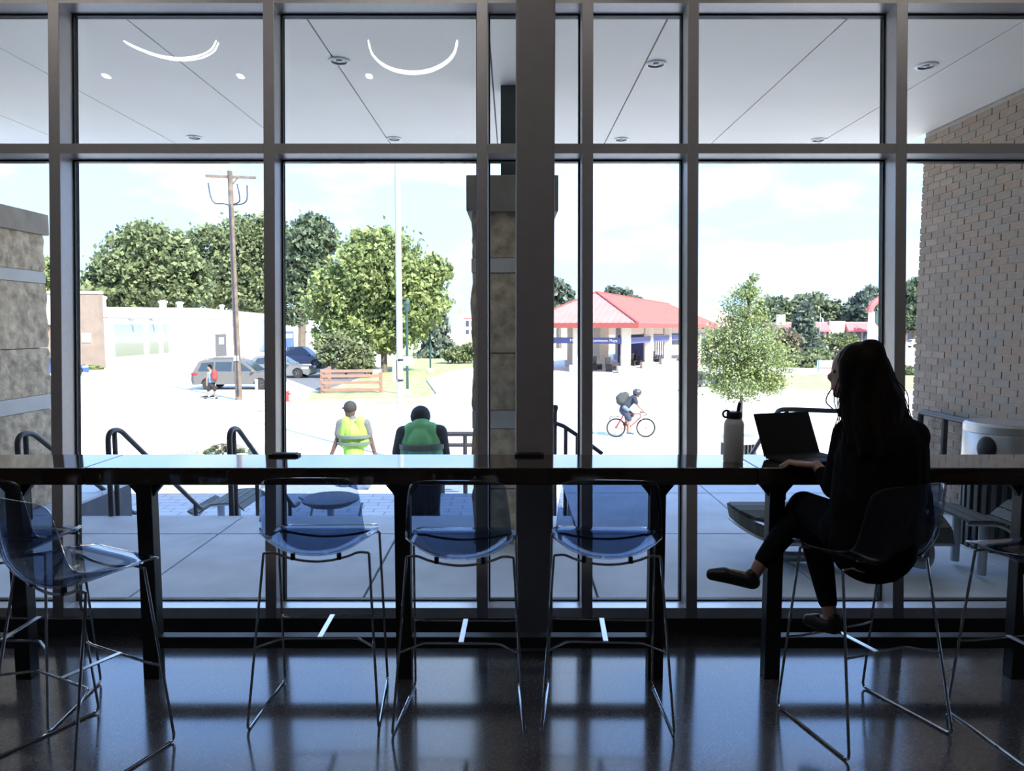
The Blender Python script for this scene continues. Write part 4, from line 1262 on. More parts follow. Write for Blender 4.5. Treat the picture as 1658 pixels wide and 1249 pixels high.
M_whitep = mat('white_pole_paint', (0.42, 0.44, 0.47), 0.4, 0.3, 0.04)
lb = P(649, 720, 20.0); lb.z = ST
lpz = thing('light_pole', 'tall white steel light pole behind the bowed worker', 'pole', lb)
MB().lathe([(0.0, 0.0), (0.10, 0.0), (0.095, 0.2), (0.07, 11.0), (0.0, 11.0)], 18).build('pole', M_whitep, lpz, True)
for py in (583, 616):
    z = P(649, py, 20).z - ST
    MB().lathe([(0.088, z - 0.03), (0.094, z - 0.03), (0.094, z + 0.03), (0.088, z + 0.03)], 18).build('strap', M_rail, lpz)
a, b2 = P(636, 581, 20), P(645, 617, 20)
MB().cbox(a.x - lb.x, b2.x - lb.x, -0.12, 0.12, b2.z - ST, a.z - ST, 0.01).build('control_box', mat('grey_box', (0.36, 0.40, 0.42), 0.5), lpz)
MB().cbox(b2.x - lb.x - 0.03, b2.x - lb.x - 0.003, -0.125, -0.1, b2.z - ST + 0.02, a.z - ST - 0.02, 0.004).build('box_edge', M_rail, lpz)
a, b2 = P(654, 577, 20), P(669, 592, 20)
MB().cbox(a.x - lb.x, b2.x - lb.x, -0.07, -0.05, b2.z - ST, a.z - ST, 0.003).build('sign_plate', mat('sign_white', (0.78, 0.80, 0.85), 0.5), lpz)
# mast arm and lamp head high above the frame
MB().tube(fillet([V(0, 0, 10.9), V(0, 0.3, 11.4), V(0, 2.2, 11.6)], 0.3), 0.05, 8).build('mast_arm', M_whitep, lpz, True)
MB().cbox(-0.12, 0.12, 2.0, 2.7, 11.5, 11.64, 0.03).build('lamp_head', M_whitep, lpz)

M_green = mat('green_post_paint', (0.02, 0.06, 0.05), 0.45)
for px, py, ptop, lab in ((660, 640, 505, 'dark green lamp post on a concrete foot beside the white light pole'), (697, 603, 515, 'dark green lamp post farther back on the lawn before the spruce')):
    q = G(px, py, ST)
    H_ = P(px, ptop, q.y).z - ST
    t = thing('lamp_post', lab, 'lamp', q, 0, 'green lamp posts on the lawn')
    MB().cbox(-0.2, 0.2, -0.2, 0.2, 0, 0.32, 0.02).build('foot', M_kerb, t)
    MB().tube([V(0, 0, 0.3), V(0, 0, H_)], 0.07, 10).build('pole', M_green, t, True)
    MB().lathe([(0.0, H_), (0.10, H_), (0.17, H_ + 0.4), (0.2, H_ + 0.42), (0.05, H_ + 0.6), (0.0, H_ + 0.6)], 12).build('lantern', M_green, t, True)

# timber fence corner
M_timber = mat('pinkish_timber', (0.26, 0.145, 0.11), 0.8, 0, 0.12, 4)
fa, fb_ = G(522, 638, ST), G(617, 637, ST)
fc = G(534, 631, ST)
fen = thing('timber_fence', 'pinkish timber rail fence in front of the lime green tree', 'fence', fa)
Hf = 1.36
def FP(a, z): return V(a.x - fa.x, a.y - fa.y, z)
for q in (fa, fb_, fc):
    MB().cbox(q.x - fa.x - 0.08, q.x - fa.x + 0.08, q.y - fa.y - 0.08, q.y - fa.y + 0.08, 0, Hf, 0.01).build('post', M_timber, fen)
for z in (0.22, 0.62, 0.98, 1.26):
    MB().bar(FP(fa, z) + V(0, -0.09, 0), FP(fb_, z) + V(0, -0.09, 0), 0.05, 0.16).build('rail', M_timber, fen)
    MB().bar(FP(fa, z), FP(fc, z), 0.05, 0.16).build('rail', M_timber, fen)
a, b2 = P(583, 598, fb_.y), P(617, 603, fb_.y)
MB().box(a.x - fa.x, b2.x - fa.x, fb_.y - fa.y - 0.16, fb_.y - fa.y - 0.14, b2.z - ST, a.z - ST).build('banner', mat('banner_blue_white', (0.55, 0.58, 0.78), 0.6), fen)

# low sign post, hydrant-like red box
q = G(416, 650, ST)
t = thing('marker_post', 'slim white marker post in front of the grey van', 'post', q)
MB().cbox(-0.06, 0.06, -0.04, 0.04, 0, 1.1, 0.01).build('post', mat('marker_white', (0.7, 0.7, 0.66), 0.6), t)
MB().box(-0.045, 0.045, -0.045, -0.04, 0.85, 1.05).build('plate', mat('marker_yellow', (0.75, 0.7, 0.35), 0.6), t)
q = G(464, 651, ST)
t = thing('fire_hydrant', 'red fire hydrant with white cap beside the mullion', 'hydrant', q)
M_red = mat('hydrant_red', (0.62, 0.05, 0.05), 0.45)
MB().lathe([(0.0, 0.0), (0.17, 0.0), (0.17, 0.05), (0.12, 0.07), (0.12, 0.48), (0.15, 0.5), (0.15, 0.55), (0.0, 0.55)], 16).build('barrel', M_red, t, True)
MB().lathe([(0.0, 0.55), (0.13, 0.55), (0.11, 0.66), (0.04, 0.72), (0.04, 0.78), (0.0, 0.78)], 16).build('bonnet', mat('hydrant_white', (0.75, 0.7, 0.7), 0.45), t, True)
for s in (-1, 1):
    MB().tube([V(s * 0.1, 0, 0.4), V(s * 0.21, 0, 0.4)], 0.055, 10).build('nozzle', M_red, t, True)
# paper boxes by the right tree
for px, py, hh, col_, lab in ((1133, 628, 27, (0.05, 0.055, 0.06), 'dark newspaper box left of the small street tree'), (1144, 627, 24, (0.12, 0.14, 0.15), 'grey newspaper box partly behind the small street tree'), (1156, 627, 17, (0.06, 0.16, 0.5), 'small blue newspaper box under the small street tree')):
    q = G(px, py, ST)
    k = q.y / F_PX
    t = thing('newspaper_box', lab, 'box', q, 0, 'newspaper boxes along the street')
    mk = mat('paper_box_%d' % px, col_, 0.5)
    MB().cbox(-4.2 * k, 4.2 * k, -0.2, 0.2, 5 * k, hh * k, 0.02).build('cabinet', mk, t)
    MB().box(-3.2 * k, 3.2 * k, -0.215, -0.2, hh * 0.5 * k, hh * 0.85 * k).build('window', M_screen, t)
    MB().cbox(-1.5 * k, 1.5 * k, -0.1, 0.1, 0, 5 * k, 0.01).build('leg', mk, t)
# stop-like red and white sign beside the mullion
q = G(1130, 624, ST); q.y += 0.6
t = thing('round_sign', 'red and white sign board beside the mullion, left of the small street tree', 'sign', (q.x, q.y, ST))
k = q.y / F_PX
MB().tube([V(0, 0, 0), V(0, 0, 26 * k)], 0.04, 8).build('post', M_tube, t)
MB().cbox(-7 * k, 6 * k, -0.05, 0.0, 24 * k, 44 * k, 0.02).build('board', mat('sign_board_white', (0.8, 0.78, 0.78), 0.5), t)
for zz_ in (27, 38):
    MB().box(-6 * k, 5 * k, -0.06, -0.05, zz_ * k, (zz_ + 4) * k).build('red_band', mat('sign_red', (0.75, 0.06, 0.10), 0.5), t)
# ================================================================== buildings
M_white = mat('white_painted_wall', (0.80, 0.79, 0.77), 0.8, 0, 0.02, 1)
M_brown = mat('brown_block_wall', (0.22, 0.17, 0.14), 0.9, 0, 0.12, 1.5)
M_gut = mat('gutter_grey', (0.25, 0.25, 0.26), 0.6)
M_glassd = mat('dark_window_glass', (0.05, 0.06, 0.08), 0.15)
WX = -35.9
wbld = thing('building', 'long white low building along the left side of the lot', 'building', (WX, 64, ST))
def WB(y): return y - 64
zt0 = 3.45 - ST
MB().prism([V(-6, 0, 0), V(0, 0, 0), V(0, 72, 0), V(-6, 72, 0)], (0, 0, zt0 - 0.9)).build('wall', M_white, wbld)
MB().add([V(-6, -0.1, zt0 - 0.9), V(0.15, -0.1, zt0 - 0.9), V(0.15, -0.1, zt0 - 0.05), V(-6, -0.1, zt0 - 0.05), V(-6, 20, zt0 + 0.35), V(0.15, 20, zt0 + 0.35), V(0.15, 20, zt0 - 0.9), V(-6, 20, zt0 - 0.9), V(0.15, 72.1, zt0 - 0.9), V(0.15, 72.1, zt0 - 0.35), V(-6, 72.1, zt0 - 0.35), V(-6, 72.1, zt0 - 0.9)],
         [(0, 1, 2, 3), (1, 6, 5, 2), (6, 8, 9, 5), (3, 2, 5, 4), (4, 5, 9, 10), (8, 11, 10, 9), (0, 3, 4, 7), (7, 4, 10, 11)]).build('parapet', M_white, wbld)
MB().box(0.05, 0.25, 0.2, 26, zt0 - 1.0, zt0 - 0.85).build('gutter', M_gut, wbld)
m, n, l, b = nodes_of('mural_print')
tc = n.new('ShaderNodeTexCoord'); sp = n.new('ShaderNodeSeparateXYZ'); l.new(tc.outputs['Object'], sp.inputs[0])
nz = n.new('ShaderNodeTexNoise'); nz.inputs['Scale'].default_value = 2.5; nz.inputs['Detail'].default_value = 6; l.new(tc.outputs['Object'], nz.inputs['Vector'])
ad = n.new('ShaderNodeMath'); ad.operation = 'MULTIPLY_ADD'; ad.inputs[1].default_value = 0.9; l.new(nz.outputs['Fac'], ad.inputs[0]); l.new(sp.outputs['Z'], ad.inputs[2])
mr = n.new('ShaderNodeMapRange'); mr.inputs['From Min'].default_value = 1.2; mr.inputs['From Max'].default_value = 4.4; l.new(ad.outputs[0], mr.inputs['Value'])
cr = n.new('ShaderNodeValToRGB')
cr.color_ramp.elements[0].color = (0.15, 0.18, 0.12, 1); cr.color_ramp.elements[1].color = (0.20, 0.27, 0.31, 1)
x_ = cr.color_ramp.elements.new(0.4); x_.color = (0.21, 0.22, 0.17, 1)
x_ = cr.color_ramp.elements.new(0.52); x_.color = (0.26, 0.29, 0.29, 1)
l.new(mr.outputs[0], cr.inputs[0]); l.new(cr.outputs[0], b.inputs['Base Color'])
for ya, yb in ((65.4, 70.5), (71.6, 73.5), (74.5, 75.6)):
    mb = MB().box(0.0, 0.06, WB(ya), WB(yb), 0.95, 3.9)
    mb.build('mural_panel', m, wbld)
for ya, yb, za, zb, col_ in ((87.6, 90.8, 0.0, 2.75, (0.09, 0.09, 0.10)), (113.5, 119, 0.3, 2.9, (0.05, 0.10, 0.30))):
    d = MB().box(0.0, 0.1, WB(ya), WB(yb), za, zb).build('door', mat('door_%d' % int(ya), col_, 0.6), wbld)
    MB().box(0.1, 0.14, WB(ya) + 0.9, WB(yb) - 0.9, za + 1.5, zb - 0.4).build('door_window', mat('door_glass', (0.6, 0.66, 0.72), 0.3), d)
for y_ in (68, 72):
    MB().tube([V(0.1, y_ - 64, zt0 - 1.15), V(0.5, y_ - 64, zt0 - 1.05), V(0.6, y_ - 64, zt0 - 1.4)], 0.1, 8).build('wall_lamp', M_gut, wbld)
for y_, r_ in ((67.5, 0.22), (79, 0.35), (83, 0.3), (95, 0.25)):
    MB().lathe([(0.0, 0), (r_, 0), (r_, 0.9), (r_ * 1.4, 0.95), (r_ * 1.4, 1.15), (0.0, 1.25)], 10, (-2, y_ - 64, zt0 - 0.15)).build('roof_vent', M_white, wbld, True)
bb = thing('building', 'brown block building end at far left with a small white sign', 'building', (-39, 63.9, ST))
MB().box(-14, 3.1, -0.7, -0.05, 0, 6.55).build('wall', M_brown, bb)
MB().box(-14, 3.15, -0.8, -0.03, 6.55, 6.75).build('coping', M_white, bb)
q = P(138, 547, 63.2)
MB().box(q.x + 39 - 0.25, q.x + 39 + 0.5, -0.78, -0.7, q.z - ST - 0.4, q.z - ST + 0.4).build('sign', M_white, bb)
a, b2 = P(58, 478, 63), P(83, 526, 63)
MB().box(-14, b2.x + 39, -1.6, -0.6, b2.z - ST, a.z - ST).build('fascia', M_white, bb)
MB().box(-14, b2.x + 39 - 0.3, -1.4, -0.6, b2.z - ST - 0.2, b2.z - ST).build('fascia_soffit', M_brown, bb)

# red-roofed shelter
M_roof = mat('red_metal_roof', (0.40, 0.19, 0.165), 0.55, 0, 0.06, 1)
M_roofd = mat('red_fascia', (0.30, 0.06, 0.05), 0.5)
M_colst = mat('cream_column', (0.62, 0.57, 0.47), 0.8)
M_blue = mat('blue_band', (0.06, 0.075, 0.22), 0.5)
E0 = V(9.7, 56, 0); da, db = V(-0.91, 0.42, 0).normalized(), V(0.42, 0.91, 0).normalized()
Wr, Lr = 10.0, 38.0
zE, zA = 1.98 - ST, 4.65 - ST
sh_ = thing('bus_shelter', 'open shelter with red hipped metal roof across the street', 'shelter', (E0.x, E0.y, ST))
def S(a, b_, z): return da * a + db * b_ + V(0, 0, z)
R1, R2 = S(Wr / 2, Wr / 2, zA), S(Wr / 2, Lr - Wr / 2, zA - 0.25)
c0, c1, c2, c3 = S(0, 0, zE), S(Wr, 0, zE), S(Wr, Lr, zE), S(0, Lr, zE)
MB().add([c0, c1, R1], [(0, 1, 2)]).add([c0, R1, R2, c3], [(0, 1, 2, 3)]).add([c1, c2, R2, R1], [(0, 1, 2, 3)]).add([c2, c3, R2], [(0, 1, 2)]).add([c0 - V(0, 0, 0.02), c1 - V(0, 0, 0.02), c2 - V(0, 0, 0.02), c3 - V(0, 0, 0.02)], [(0, 1, 2, 3)]).build('roof', M_roof, sh_)
roof_o = [o for o in KIDS(sh_)][0]
for k in range(1, 76):      # standing seams on the long face, hips and ridge caps
    bpos = Lr * k / 76
    if bpos < Wr / 2: top_ = S(bpos, bpos, zE + (zA - zE) * bpos / (Wr / 2))
    elif bpos > Lr - Wr / 2: top_ = S(Lr - bpos, bpos, zE + (zA - 0.25 - zE) * (Lr - bpos) / (Wr / 2))
    else: top_ = S(Wr / 2, bpos, zA - 0.25 * (bpos - Wr / 2) / (Lr - Wr))
    MB().bar(S(0, bpos, zE + 0.02), top_ + V(0, 0, 0.02), 0.05, 0.05).build('seam', M_roof, roof_o)
for k in range(1, 20):
    apos = Wr * k / 20
    h = min(apos, Wr - apos)
    MB().bar(S(apos, 0, zE + 0.02), S(apos, h, zE + (zA - zE) * h / (Wr / 2) + 0.02), 0.05, 0.05).build('seam', M_roof, roof_o)
for a, b2 in ((c0, R1), (c1, R1), (R1, R2)):
    MB().bar(a + V(0, 0, 0.03), b2 + V(0, 0, 0.03), 0.22, 0.10).build('ridge_cap', M_roofd, roof_o)
for a, b2 in ((c0, c1), (c0, c3)):
    MB().bar(a - V(0, 0, 0.2), b2 - V(0, 0, 0.2), 0.12, 0.40).build('fascia', M_roofd, sh_)
for ap, bp in ((1.3, 1.3), (5.4, 1.3), (8.6, 1.3), (1.3, 8.6), (1.3, 16), (1.3, 24), (1.3, 32), (5.4, 8.6), (8.6, 8.6), (8.6, 16), (5.4, 16), (8.6, 24)):
    p_ = S(ap, bp, 0)
    c_ = MB().cbox(p_.x - 0.36, p_.x + 0.36, p_.y - 0.36, p_.y + 0.36, 0.5, zE - 0.35, 0.03).build('column', M_colst, sh_)
    MB().cbox(p_.x - 0.62, p_.x + 0.62, p_.y - 0.62, p_.y + 0.62, 0, 0.55, 0.04).build('plinth', M_kerb, c_)
for pa, pb_ in (((1.3, 1.1), (Wr, 1.1)), ((1.1, 1.3), (1.1, Lr - 2))):
    MB().bar(S(pa[0], pa[1], 2.56), S(pb_[0], pb_[1], 2.56), 0.12, 0.5).build('blue_band', M_blue, sh_)
tx = text_mesh('Main Street Downtown Plaza', 0.34, M_white)
to = obj('lettering', tx, sh_)
pt_ = S(3.9, 1.0, 2.56)
to.location = pt_ + V(-0.02, -0.08, 0)
to.rotation_euler = (math.pi / 2, 0, math.atan2(-da.y, -da.x))
for ap, bp, w_, lab in ((4.6, 4, 1.6, 'dark bench left of the front column under the red-roofed shelter'), (3.0, 3, 1.4, 'dark bench just behind the front column under the red-roofed shelter'), (3.4, 12, 3.0, 'dark bench that the person under the shelter sits on'), (3.0, 18, 3.0, 'dark bench at the far right under the shelter before the kiosk'), (3.2, 7.6, 1.2, 'short dark bench beside the second column of the shelter')):
    p_ = S(ap, bp, 0)
    t = thing('bench', lab, 'bench', (E0.x + p_.x, E0.y + p_.y, ST), math.atan2(db.y, db.x), 'dark benches under the shelter')
    MB().cbox(-w_ / 2, w_ / 2, -0.3, 0.3, 0.42, 0.5, 0.02).build('seat', M_bind, t)
    MB().cbox(-w_ / 2, w_ / 2, 0.25, 0.32, 0.5, 1.15, 0.02).build('backrest', M_bind, t)
    for s in (-1, 1):
        MB().cbox(s * w_ * 0.42 - 0.05, s * w_ * 0.42 + 0.05, -0.28, 0.28, 0, 0.42, 0.01).build('leg', M_bind, t)
# glazed kiosk under the roof
kp = S(5.2, 24, 0)
kk = thing('kiosk', 'glazed kiosk with blue panel under the red-roofed shelter', 'kiosk', (E0.x + kp.x, E0.y + kp.y, ST), math.atan2(db.y, db.x))
MB().box(-6, 5, -1.5, 1.5, 2.5, 2.8).build('roof', M_gut, kk)
MB().box(-6, 5, -0.2, 1.5, 0, 0.3).build('base', M_gut, kk)
for i in range(12):
    MB().box(-6 + i * 0.98, -5.9 + i * 0.98, -1.55, -1.45, 0, 2.5).build('mullion', M_tube, kk)
MB().box(-6.6, -6.05, -1.6, 1.5, 0, 2.8).build('blue_panel', M_blue, kk)
# roof farther back
fr = thing('building', 'farther building with long pale red metal roof behind the shelter', 'building', (24, 112, ST))
MB().box(-9, 11, 0, 14, 0, 3.6).build('wall', mat('tan_wall', (0.45, 0.36, 0.29), 0.85), fr)
MB().add([V(-10, -1, 3.6), V(12, -1, 3.6), V(9, 7, 7.5), V(-7, 7, 7.7), V(-10, 15, 3.6), V(12, 15, 3.6)], [(0, 1, 2, 3), (3, 2, 5, 4), (0, 3, 4), (1, 5, 2), (0, 4, 5, 1)]).build('roof', mat('pale_red_roof', (0.60, 0.32, 0.27), 0.6), fr)
for i in range(4):
    MB().box(-8 + i * 4.2, -6.4 + i * 4.2, -0.06, 0, 0.9, 2.6).build('window', M_glassd, fr)
# strip mall on the right
sm = P(1262, 560, 150); smr = P(1530, 560, 150)
ml = thing('building', 'long low shop row with red awnings on the right horizon', 'building', (sm.x, 150, ST))
Lm = smr.x - sm.x
def MX(px): return P(px, 540, 150).x - sm.x
MB().box(0, Lm, 0, 10, 0, 4.6).build('wall', mat('shop_wall', (0.33, 0.24, 0.22), 0.85), ml)
MB().box(MX(1341), MX(1366), -0.5, 0, 0, 4.75).build('entrance_block', mat('shop_grey', (0.42, 0.41, 0.40), 0.8), ml)
M_awn = mat('red_awning', (0.62, 0.12, 0.12), 0.6)
for a, b2 in ((1264, 1282), (1316, 1340), (1368, 1406), (1462, 1495)):
    MB().prism([V(MX(a), 0, 4.3), V(MX(a), -1.6, 2.9), V(MX(a), -1.6, 2.6), V(MX(a), 0, 2.6)], (MX(b2) - MX(a), 0, 0)).build('awning', M_awn, ml)
for a in range(1266, 1500, 12):
    MB().box(MX(a), MX(a + 8), -0.06, 0, 0.6, 2.5).build('window', M_glassd, ml)
# distant block left of the pier
db_ = P(752, 540, 160)
t = thing('building', 'distant pale office block with red stripe beside the stone pier', 'building', (db_.x, 160, ST))
MB().box(-1.1, 3.0, 0, 8, 0, 6.4).build('wall', mat('pale_block', (0.6, 0.6, 0.62), 0.8), t)
MB().box(-0.1, 3.05, -0.08, 0, 5.2, 5.6).build('stripe', M_awn, t)
for x in (0.3, 1.5):
    for z in (1.6, 3.6):
        MB().box(x, x + 0.7, -0.06, 0, z, z + 1.3).build('window', M_glassd, t)
wq = P(752, 566, 112)
t = thing('low_wall', 'low pinkish brick wall behind the hedge by the stone pier', 'wall', (wq.x, 112, ST))
MB().box(-2.5, 8, 0, 0.4, 0, 2.3).build('wall_body', mat('pink_brick', (0.48, 0.33, 0.28), 0.85), t)
MB().box(-2.6, 8.1, -0.05, 0.45, 2.3, 2.45).build('coping', M_kerb, t)

# arched pylon sign with round emblem
q = P(1418, 560, 72)
sg = thing('pylon_sign', 'arched red and white pylon sign with dark round emblem by the mullion', 'sign', (q.x, 72, ST))
k = 72 / F_PX
zpx = lambda py: P(1418, py, 72).z - ST
for s in (-9, 33):
    MB().cbox(s * k - 0.22, s * k + 0.22, -0.25, 0.25, 0, zpx(505), 0.02).build('pier', M_white, sg)
MB().cbox(-9 * k, 33 * k, -0.15, 0.15, 0.2, zpx(530), 0.02).build('panel', M_white, sg)
MB().box(-7 * k, 31 * k, -0.2, -0.15, zpx(551), zpx(546)).build('blue_strip', mat('sign_blue', (0.2, 0.35, 0.6), 0.5), sg)
arc = [V(12 * k + 24 * k * math.cos(a), 0, zpx(506) + 22 * k * math.sin(a)) for a in [math.pi * j / 14 for j in range(15)]]
MB().tube(arc, 0.32, 8).build('arch', M_awn, sg, True)
MB().lathe([(0.0, -0.1), (16 * k, -0.1), (16 * k, 0.1), (0.0, 0.1)], 28, (12 * k, -0.05, zpx(515)), Matrix.Rotation(math.pi / 2, 3, 'X')).build('emblem_disc', mat('emblem_dark', (0.03, 0.07, 0.06), 0.5), sg)
MB().lathe([(0.0, -0.1), (8 * k, -0.1), (8 * k, 0.1), (0.0, 0.1)], 24, (12 * k, -0.12, zpx(515)), Matrix.Rotation(math.pi / 2, 3, 'X')).build('emblem_centre', mat('emblem_pale', (0.6, 0.72, 0.74), 0.5), sg)
# flag pole, box sign, low blue sign
q = P(1326, 575, 110)
t = thing('flag_pole', 'thin flag pole with small flag above the silvery spruce', 'flag', (q.x, 110, ST))
ht = P(1326, 507, 110).z - ST
MB().tube([V(0, 0, 0), V(0, 0, ht)], 0.05, 6).build('pole', M_whitep, t)
MB().prism([V(0.1, 0, ht - 0.6), V(0.5, 0, ht - 0.8), V(0.65, 0, ht - 1.5), V(0.3, 0, ht - 1.3)], (0, 0.03, 0)).build('flag', mat('flag_cloth', (0.35, 0.2, 0.3), 0.8), t)
q = P(1262, 585, 95)
t = thing('box_sign', 'white double box sign on a pole beside the small street tree', 'sign', (q.x, 95, ST))
k = 95 / F_PX
zz1 = P(1262, 518, 95).z - ST
MB().tube([V(0, 0, 0), V(0, 0, zz1)], 0.08, 8).build('pole', M_tube, t)
for s in (-1, 1):
    MB().cbox(s * 3.6 * k - 2.8 * k, s * 3.6 * k + 2.8 * k, -0.2, 0.2, zz1 - 8 * k, zz1 + 8 * k, 0.03).build('sign_box', M_white, t)
q = G(1336, 605, ST)
t = thing('board_sign', 'low white and blue board sign with red line left of the woman\'s face', 'sign', q)
k = q.y / F_PX
MB().box(-12 * k, 12 * k, 0, 0.2, 0.1, 21 * k).build('panel', mat('board_white', (0.66, 0.70, 0.80), 0.5), t)
MB().box(-12 * k, -10.6 * k, -0.04, 0, 0.1, 21 * k).build('blue_edge', mat('board_blue', (0.08, 0.16, 0.55), 0.5), t)
MB().box(-12 * k, 12 * k, -0.04, 0, 0.1, 2.2 * k).build('blue_edge', mat('board_blue', (0.08, 0.16, 0.55), 0.5), t)
MB().box(-10.4 * k, 12 * k, -0.03, 0, 8 * k, 10 * k).build('red_line', M_awn, t)
MB().lathe([(0.0, -0.02), (4 * k, -0.02), (4 * k, 0.0), (0.0, 0.0)], 16, (0, -0.01, 15 * k), Matrix.Rotation(math.pi / 2, 3, 'X')).build('emblem', mat('board_emblem', (0.4, 0.5, 0.72), 0.5), t)

# ================================================================== vehicles
M_tyre = mat('tyre', (0.02, 0.02, 0.021), 0.8)
M_rim = mat('alloy_rim', (0.55, 0.56, 0.58), 0.3, 0.7)
M_cglass = mat('car_glass', (0.03, 0.045, 0.065), 0.08)
M_tail = mat('tail_light', (0.55, 0.02, 0.02), 0.3)
M_headl = mat('head_light', (0.6, 0.62, 0.65), 0.15)
def car(label, name, base, rz, L, Wd, Hh, belt, lower, upper, wins, wheels, wr, paint, tail, head, extra=None):
    t = thing(name, label, 'car' if name != 'pickup_truck' else 'truck', base, rz, None)
    def loft(poly, w0, w1, z0, z1):
        mb = MB()
        n_ = len(poly)
        def yh(z): return (w0 + (w1 - w0) * max(0, min(1, (z - z0) / max(1e-6, z1 - z0)))) / 2
        A = [V(x, -yh(z), z) for x, z in poly]; B = [V(x, yh(z), z) for x, z in poly]
        mb.add(A + B, [tuple(range(n_)), tuple(range(2 * n_ - 1, n_ - 1, -1))] + [(i, (i + 1) % n_, n_ + (i + 1) % n_, n_ + i) for i in range(n_)])
        return mb, yh
    low = list(lower)
    # wheel arches cut into the lower edge
    edge = []
    for wx in sorted(wheels, reverse=True):
        for k in range(9):
            a = math.pi * k / 8
            edge.append((wx + (wr + 0.06) * math.cos(a), max(0.22, wr + (wr + 0.06) * math.sin(a))))
    low = low + edge
    mb, _ = loft(low, Wd, Wd * 0.98, 0.2, belt)
    bo = mb.build('body', paint, t)
    mb, yh = loft(upper, Wd * 0.96, Wd * 0.74, belt, Hh)
    mb.build('cabin', paint, bo)
    for pw in wins:
        for s in (-1, 1):
            MB().add([V(x, s * (yh(z) + 0.012), z) for x, z in pw], [tuple(range(len(pw)))]).build('side_window', M_cglass, t)
    # windscreen and rear screen
    up = upper
    for i, j in ((1, 2), (-2, -1)):
        (xa, za), (xb, zb) = up[i - 1 if i == 1 else i], up[j - 1 if i == 1 else j]
        dx = 0.015 if i != 1 else -0.015
        ya, yb = yh(za) * 0.88, yh(zb) * 0.86
        f0, f1 = 0.12, 0.9
        xm0, zm0 = xa + (xb - xa) * f0, za + (zb - za) * f0
        xm1, zm1 = xa + (xb - xa) * f1, za + (zb - za) * f1
        MB().add([V(xm0 + dx, -ya, zm0 + 0.012), V(xm0 + dx, ya, zm0 + 0.012), V(xm1 + dx, yb, zm1 + 0.012), V(xm1 + dx, -yb, zm1 + 0.012)], [(0, 1, 2, 3)]).build('screen_glass', M_cglass, t)
    for wx in wheels:
        for s in (-1, 1):
            Mx = Matrix.Rotation(math.pi / 2 * -s, 3, 'X')
            c = (wx, s * (Wd / 2 - 0.10), wr)
            w = MB().lathe([(wr * 0.62, -0.1), (wr * 0.97, -0.1), (wr, -0.06), (wr, 0.06), (wr * 0.97, 0.1), (wr * 0.62, 0.1)], 22, c, Mx).build('wheel', M_tyre, t, True)
            MB().lathe([(0.0, -0.08), (wr * 0.63, -0.08), (wr * 0.66, 0.085), (wr * 0.58, 0.095), (wr * 0.52, 0.06), (wr * 0.15, 0.075), (0.0, 0.08)], 20, c, Mx).build('rim', M_rim, w, True)
            for k in range(5):
                a = 2 * math.pi * k / 5
                p0, p1 = V(math.cos(a) * wr * 0.14, 0, math.sin(a) * wr * 0.14), V(math.cos(a) * wr * 0.56, 0, math.sin(a) * wr * 0.56)
                off = V(c[0], c[1] + s * 0.085, c[2])
                MB().bar(p0 + off, p1 + off, 0.06, 0.03, (0, 1, 0)).build('spoke', M_rim, w)
    for s in (-1, 1):
        x, z0, z1, ln = tail
        MB().cbox(x - 0.02, x + ln, s * Wd / 2 - (0.16 if s > 0 else -0.0) - (0.0 if s > 0 else 0.012), s * Wd / 2 + (0.012 if s > 0 else 0.16), z0, z1, 0.015).build('tail_light', M_tail, t)
        x, z0, z1, ln = head
        MB().cbox(x - ln, x + 0.02, s * Wd / 2 - (0.2 if s > 0 else 0.01), s * Wd / 2 + (0.01 if s > 0 else 0.2), z0, z1, 0.02).build('head_light', M_headl, t)
        mx_ = upper[-1][0] - 0.25
        MB().ell((mx_, s * (Wd / 2 + 0.09), belt + 0.08), (0.10, 0.1, 0.07), 10, 8).build('mirror', paint, t, True)
    return t
pt_van = mat('paint_warm_grey', (0.13, 0.125, 0.12), 0.35, 0.2, 0.03)
pt_suv = mat('paint_silver_grey', (0.17, 0.175, 0.18), 0.3, 0.2, 0.03)
pt_navy = mat('paint_navy', (0.035, 0.055, 0.12), 0.25, 0.3, 0.05)
pt_blue = mat('paint_blue', (0.05, 0.10, 0.32), 0.25, 0.2, 0.05)
vb = G(308, 632, ST)
van = car('warm grey minivan parked behind the utility pole', 'minivan', (vb.x, vb.y + 1.0, ST), math.radians(2), 5.0, 1.98, 1.78, 1.02,
    [(0.10, 0.30), (0.02, 0.62), (0.10, 1.02), (3.75, 1.02), (4.75, 0.86), (5.02, 0.62), (5.0, 0.30), (4.9, 0.22)][::1],
    [(0.10, 1.02), (0.42, 1.66), (0.7, 1.76), (2.6, 1.78), (3.0, 1.70), (3.85, 1.02)],
    [[(0.42, 1.10), (0.60, 1.58), (1.30, 1.62), (1.30, 1.10)], [(1.40, 1.10), (1.40, 1.62), (2.35, 1.63), (2.35, 1.10)], [(2.45, 1.10), (2.45, 1.62), (2.85, 1.60), (3.55, 1.10)]],
    (0.98, 4.0), 0.33, pt_van, (0.06, 0.86, 1.0, 0.32), (4.88, 0.66, 0.80, 0.4))
for s in (-1, 1):
    MB().tube([V(0.75, s * 0.66, 1.77), V(0.8, s * 0.66, 1.82), V(2.5, s * 0.66, 1.83), V(2.6, s * 0.66, 1.78)], 0.025, 6).build('roof_rail', M_plastic_k, van)
vb = G(398, 613, ST)
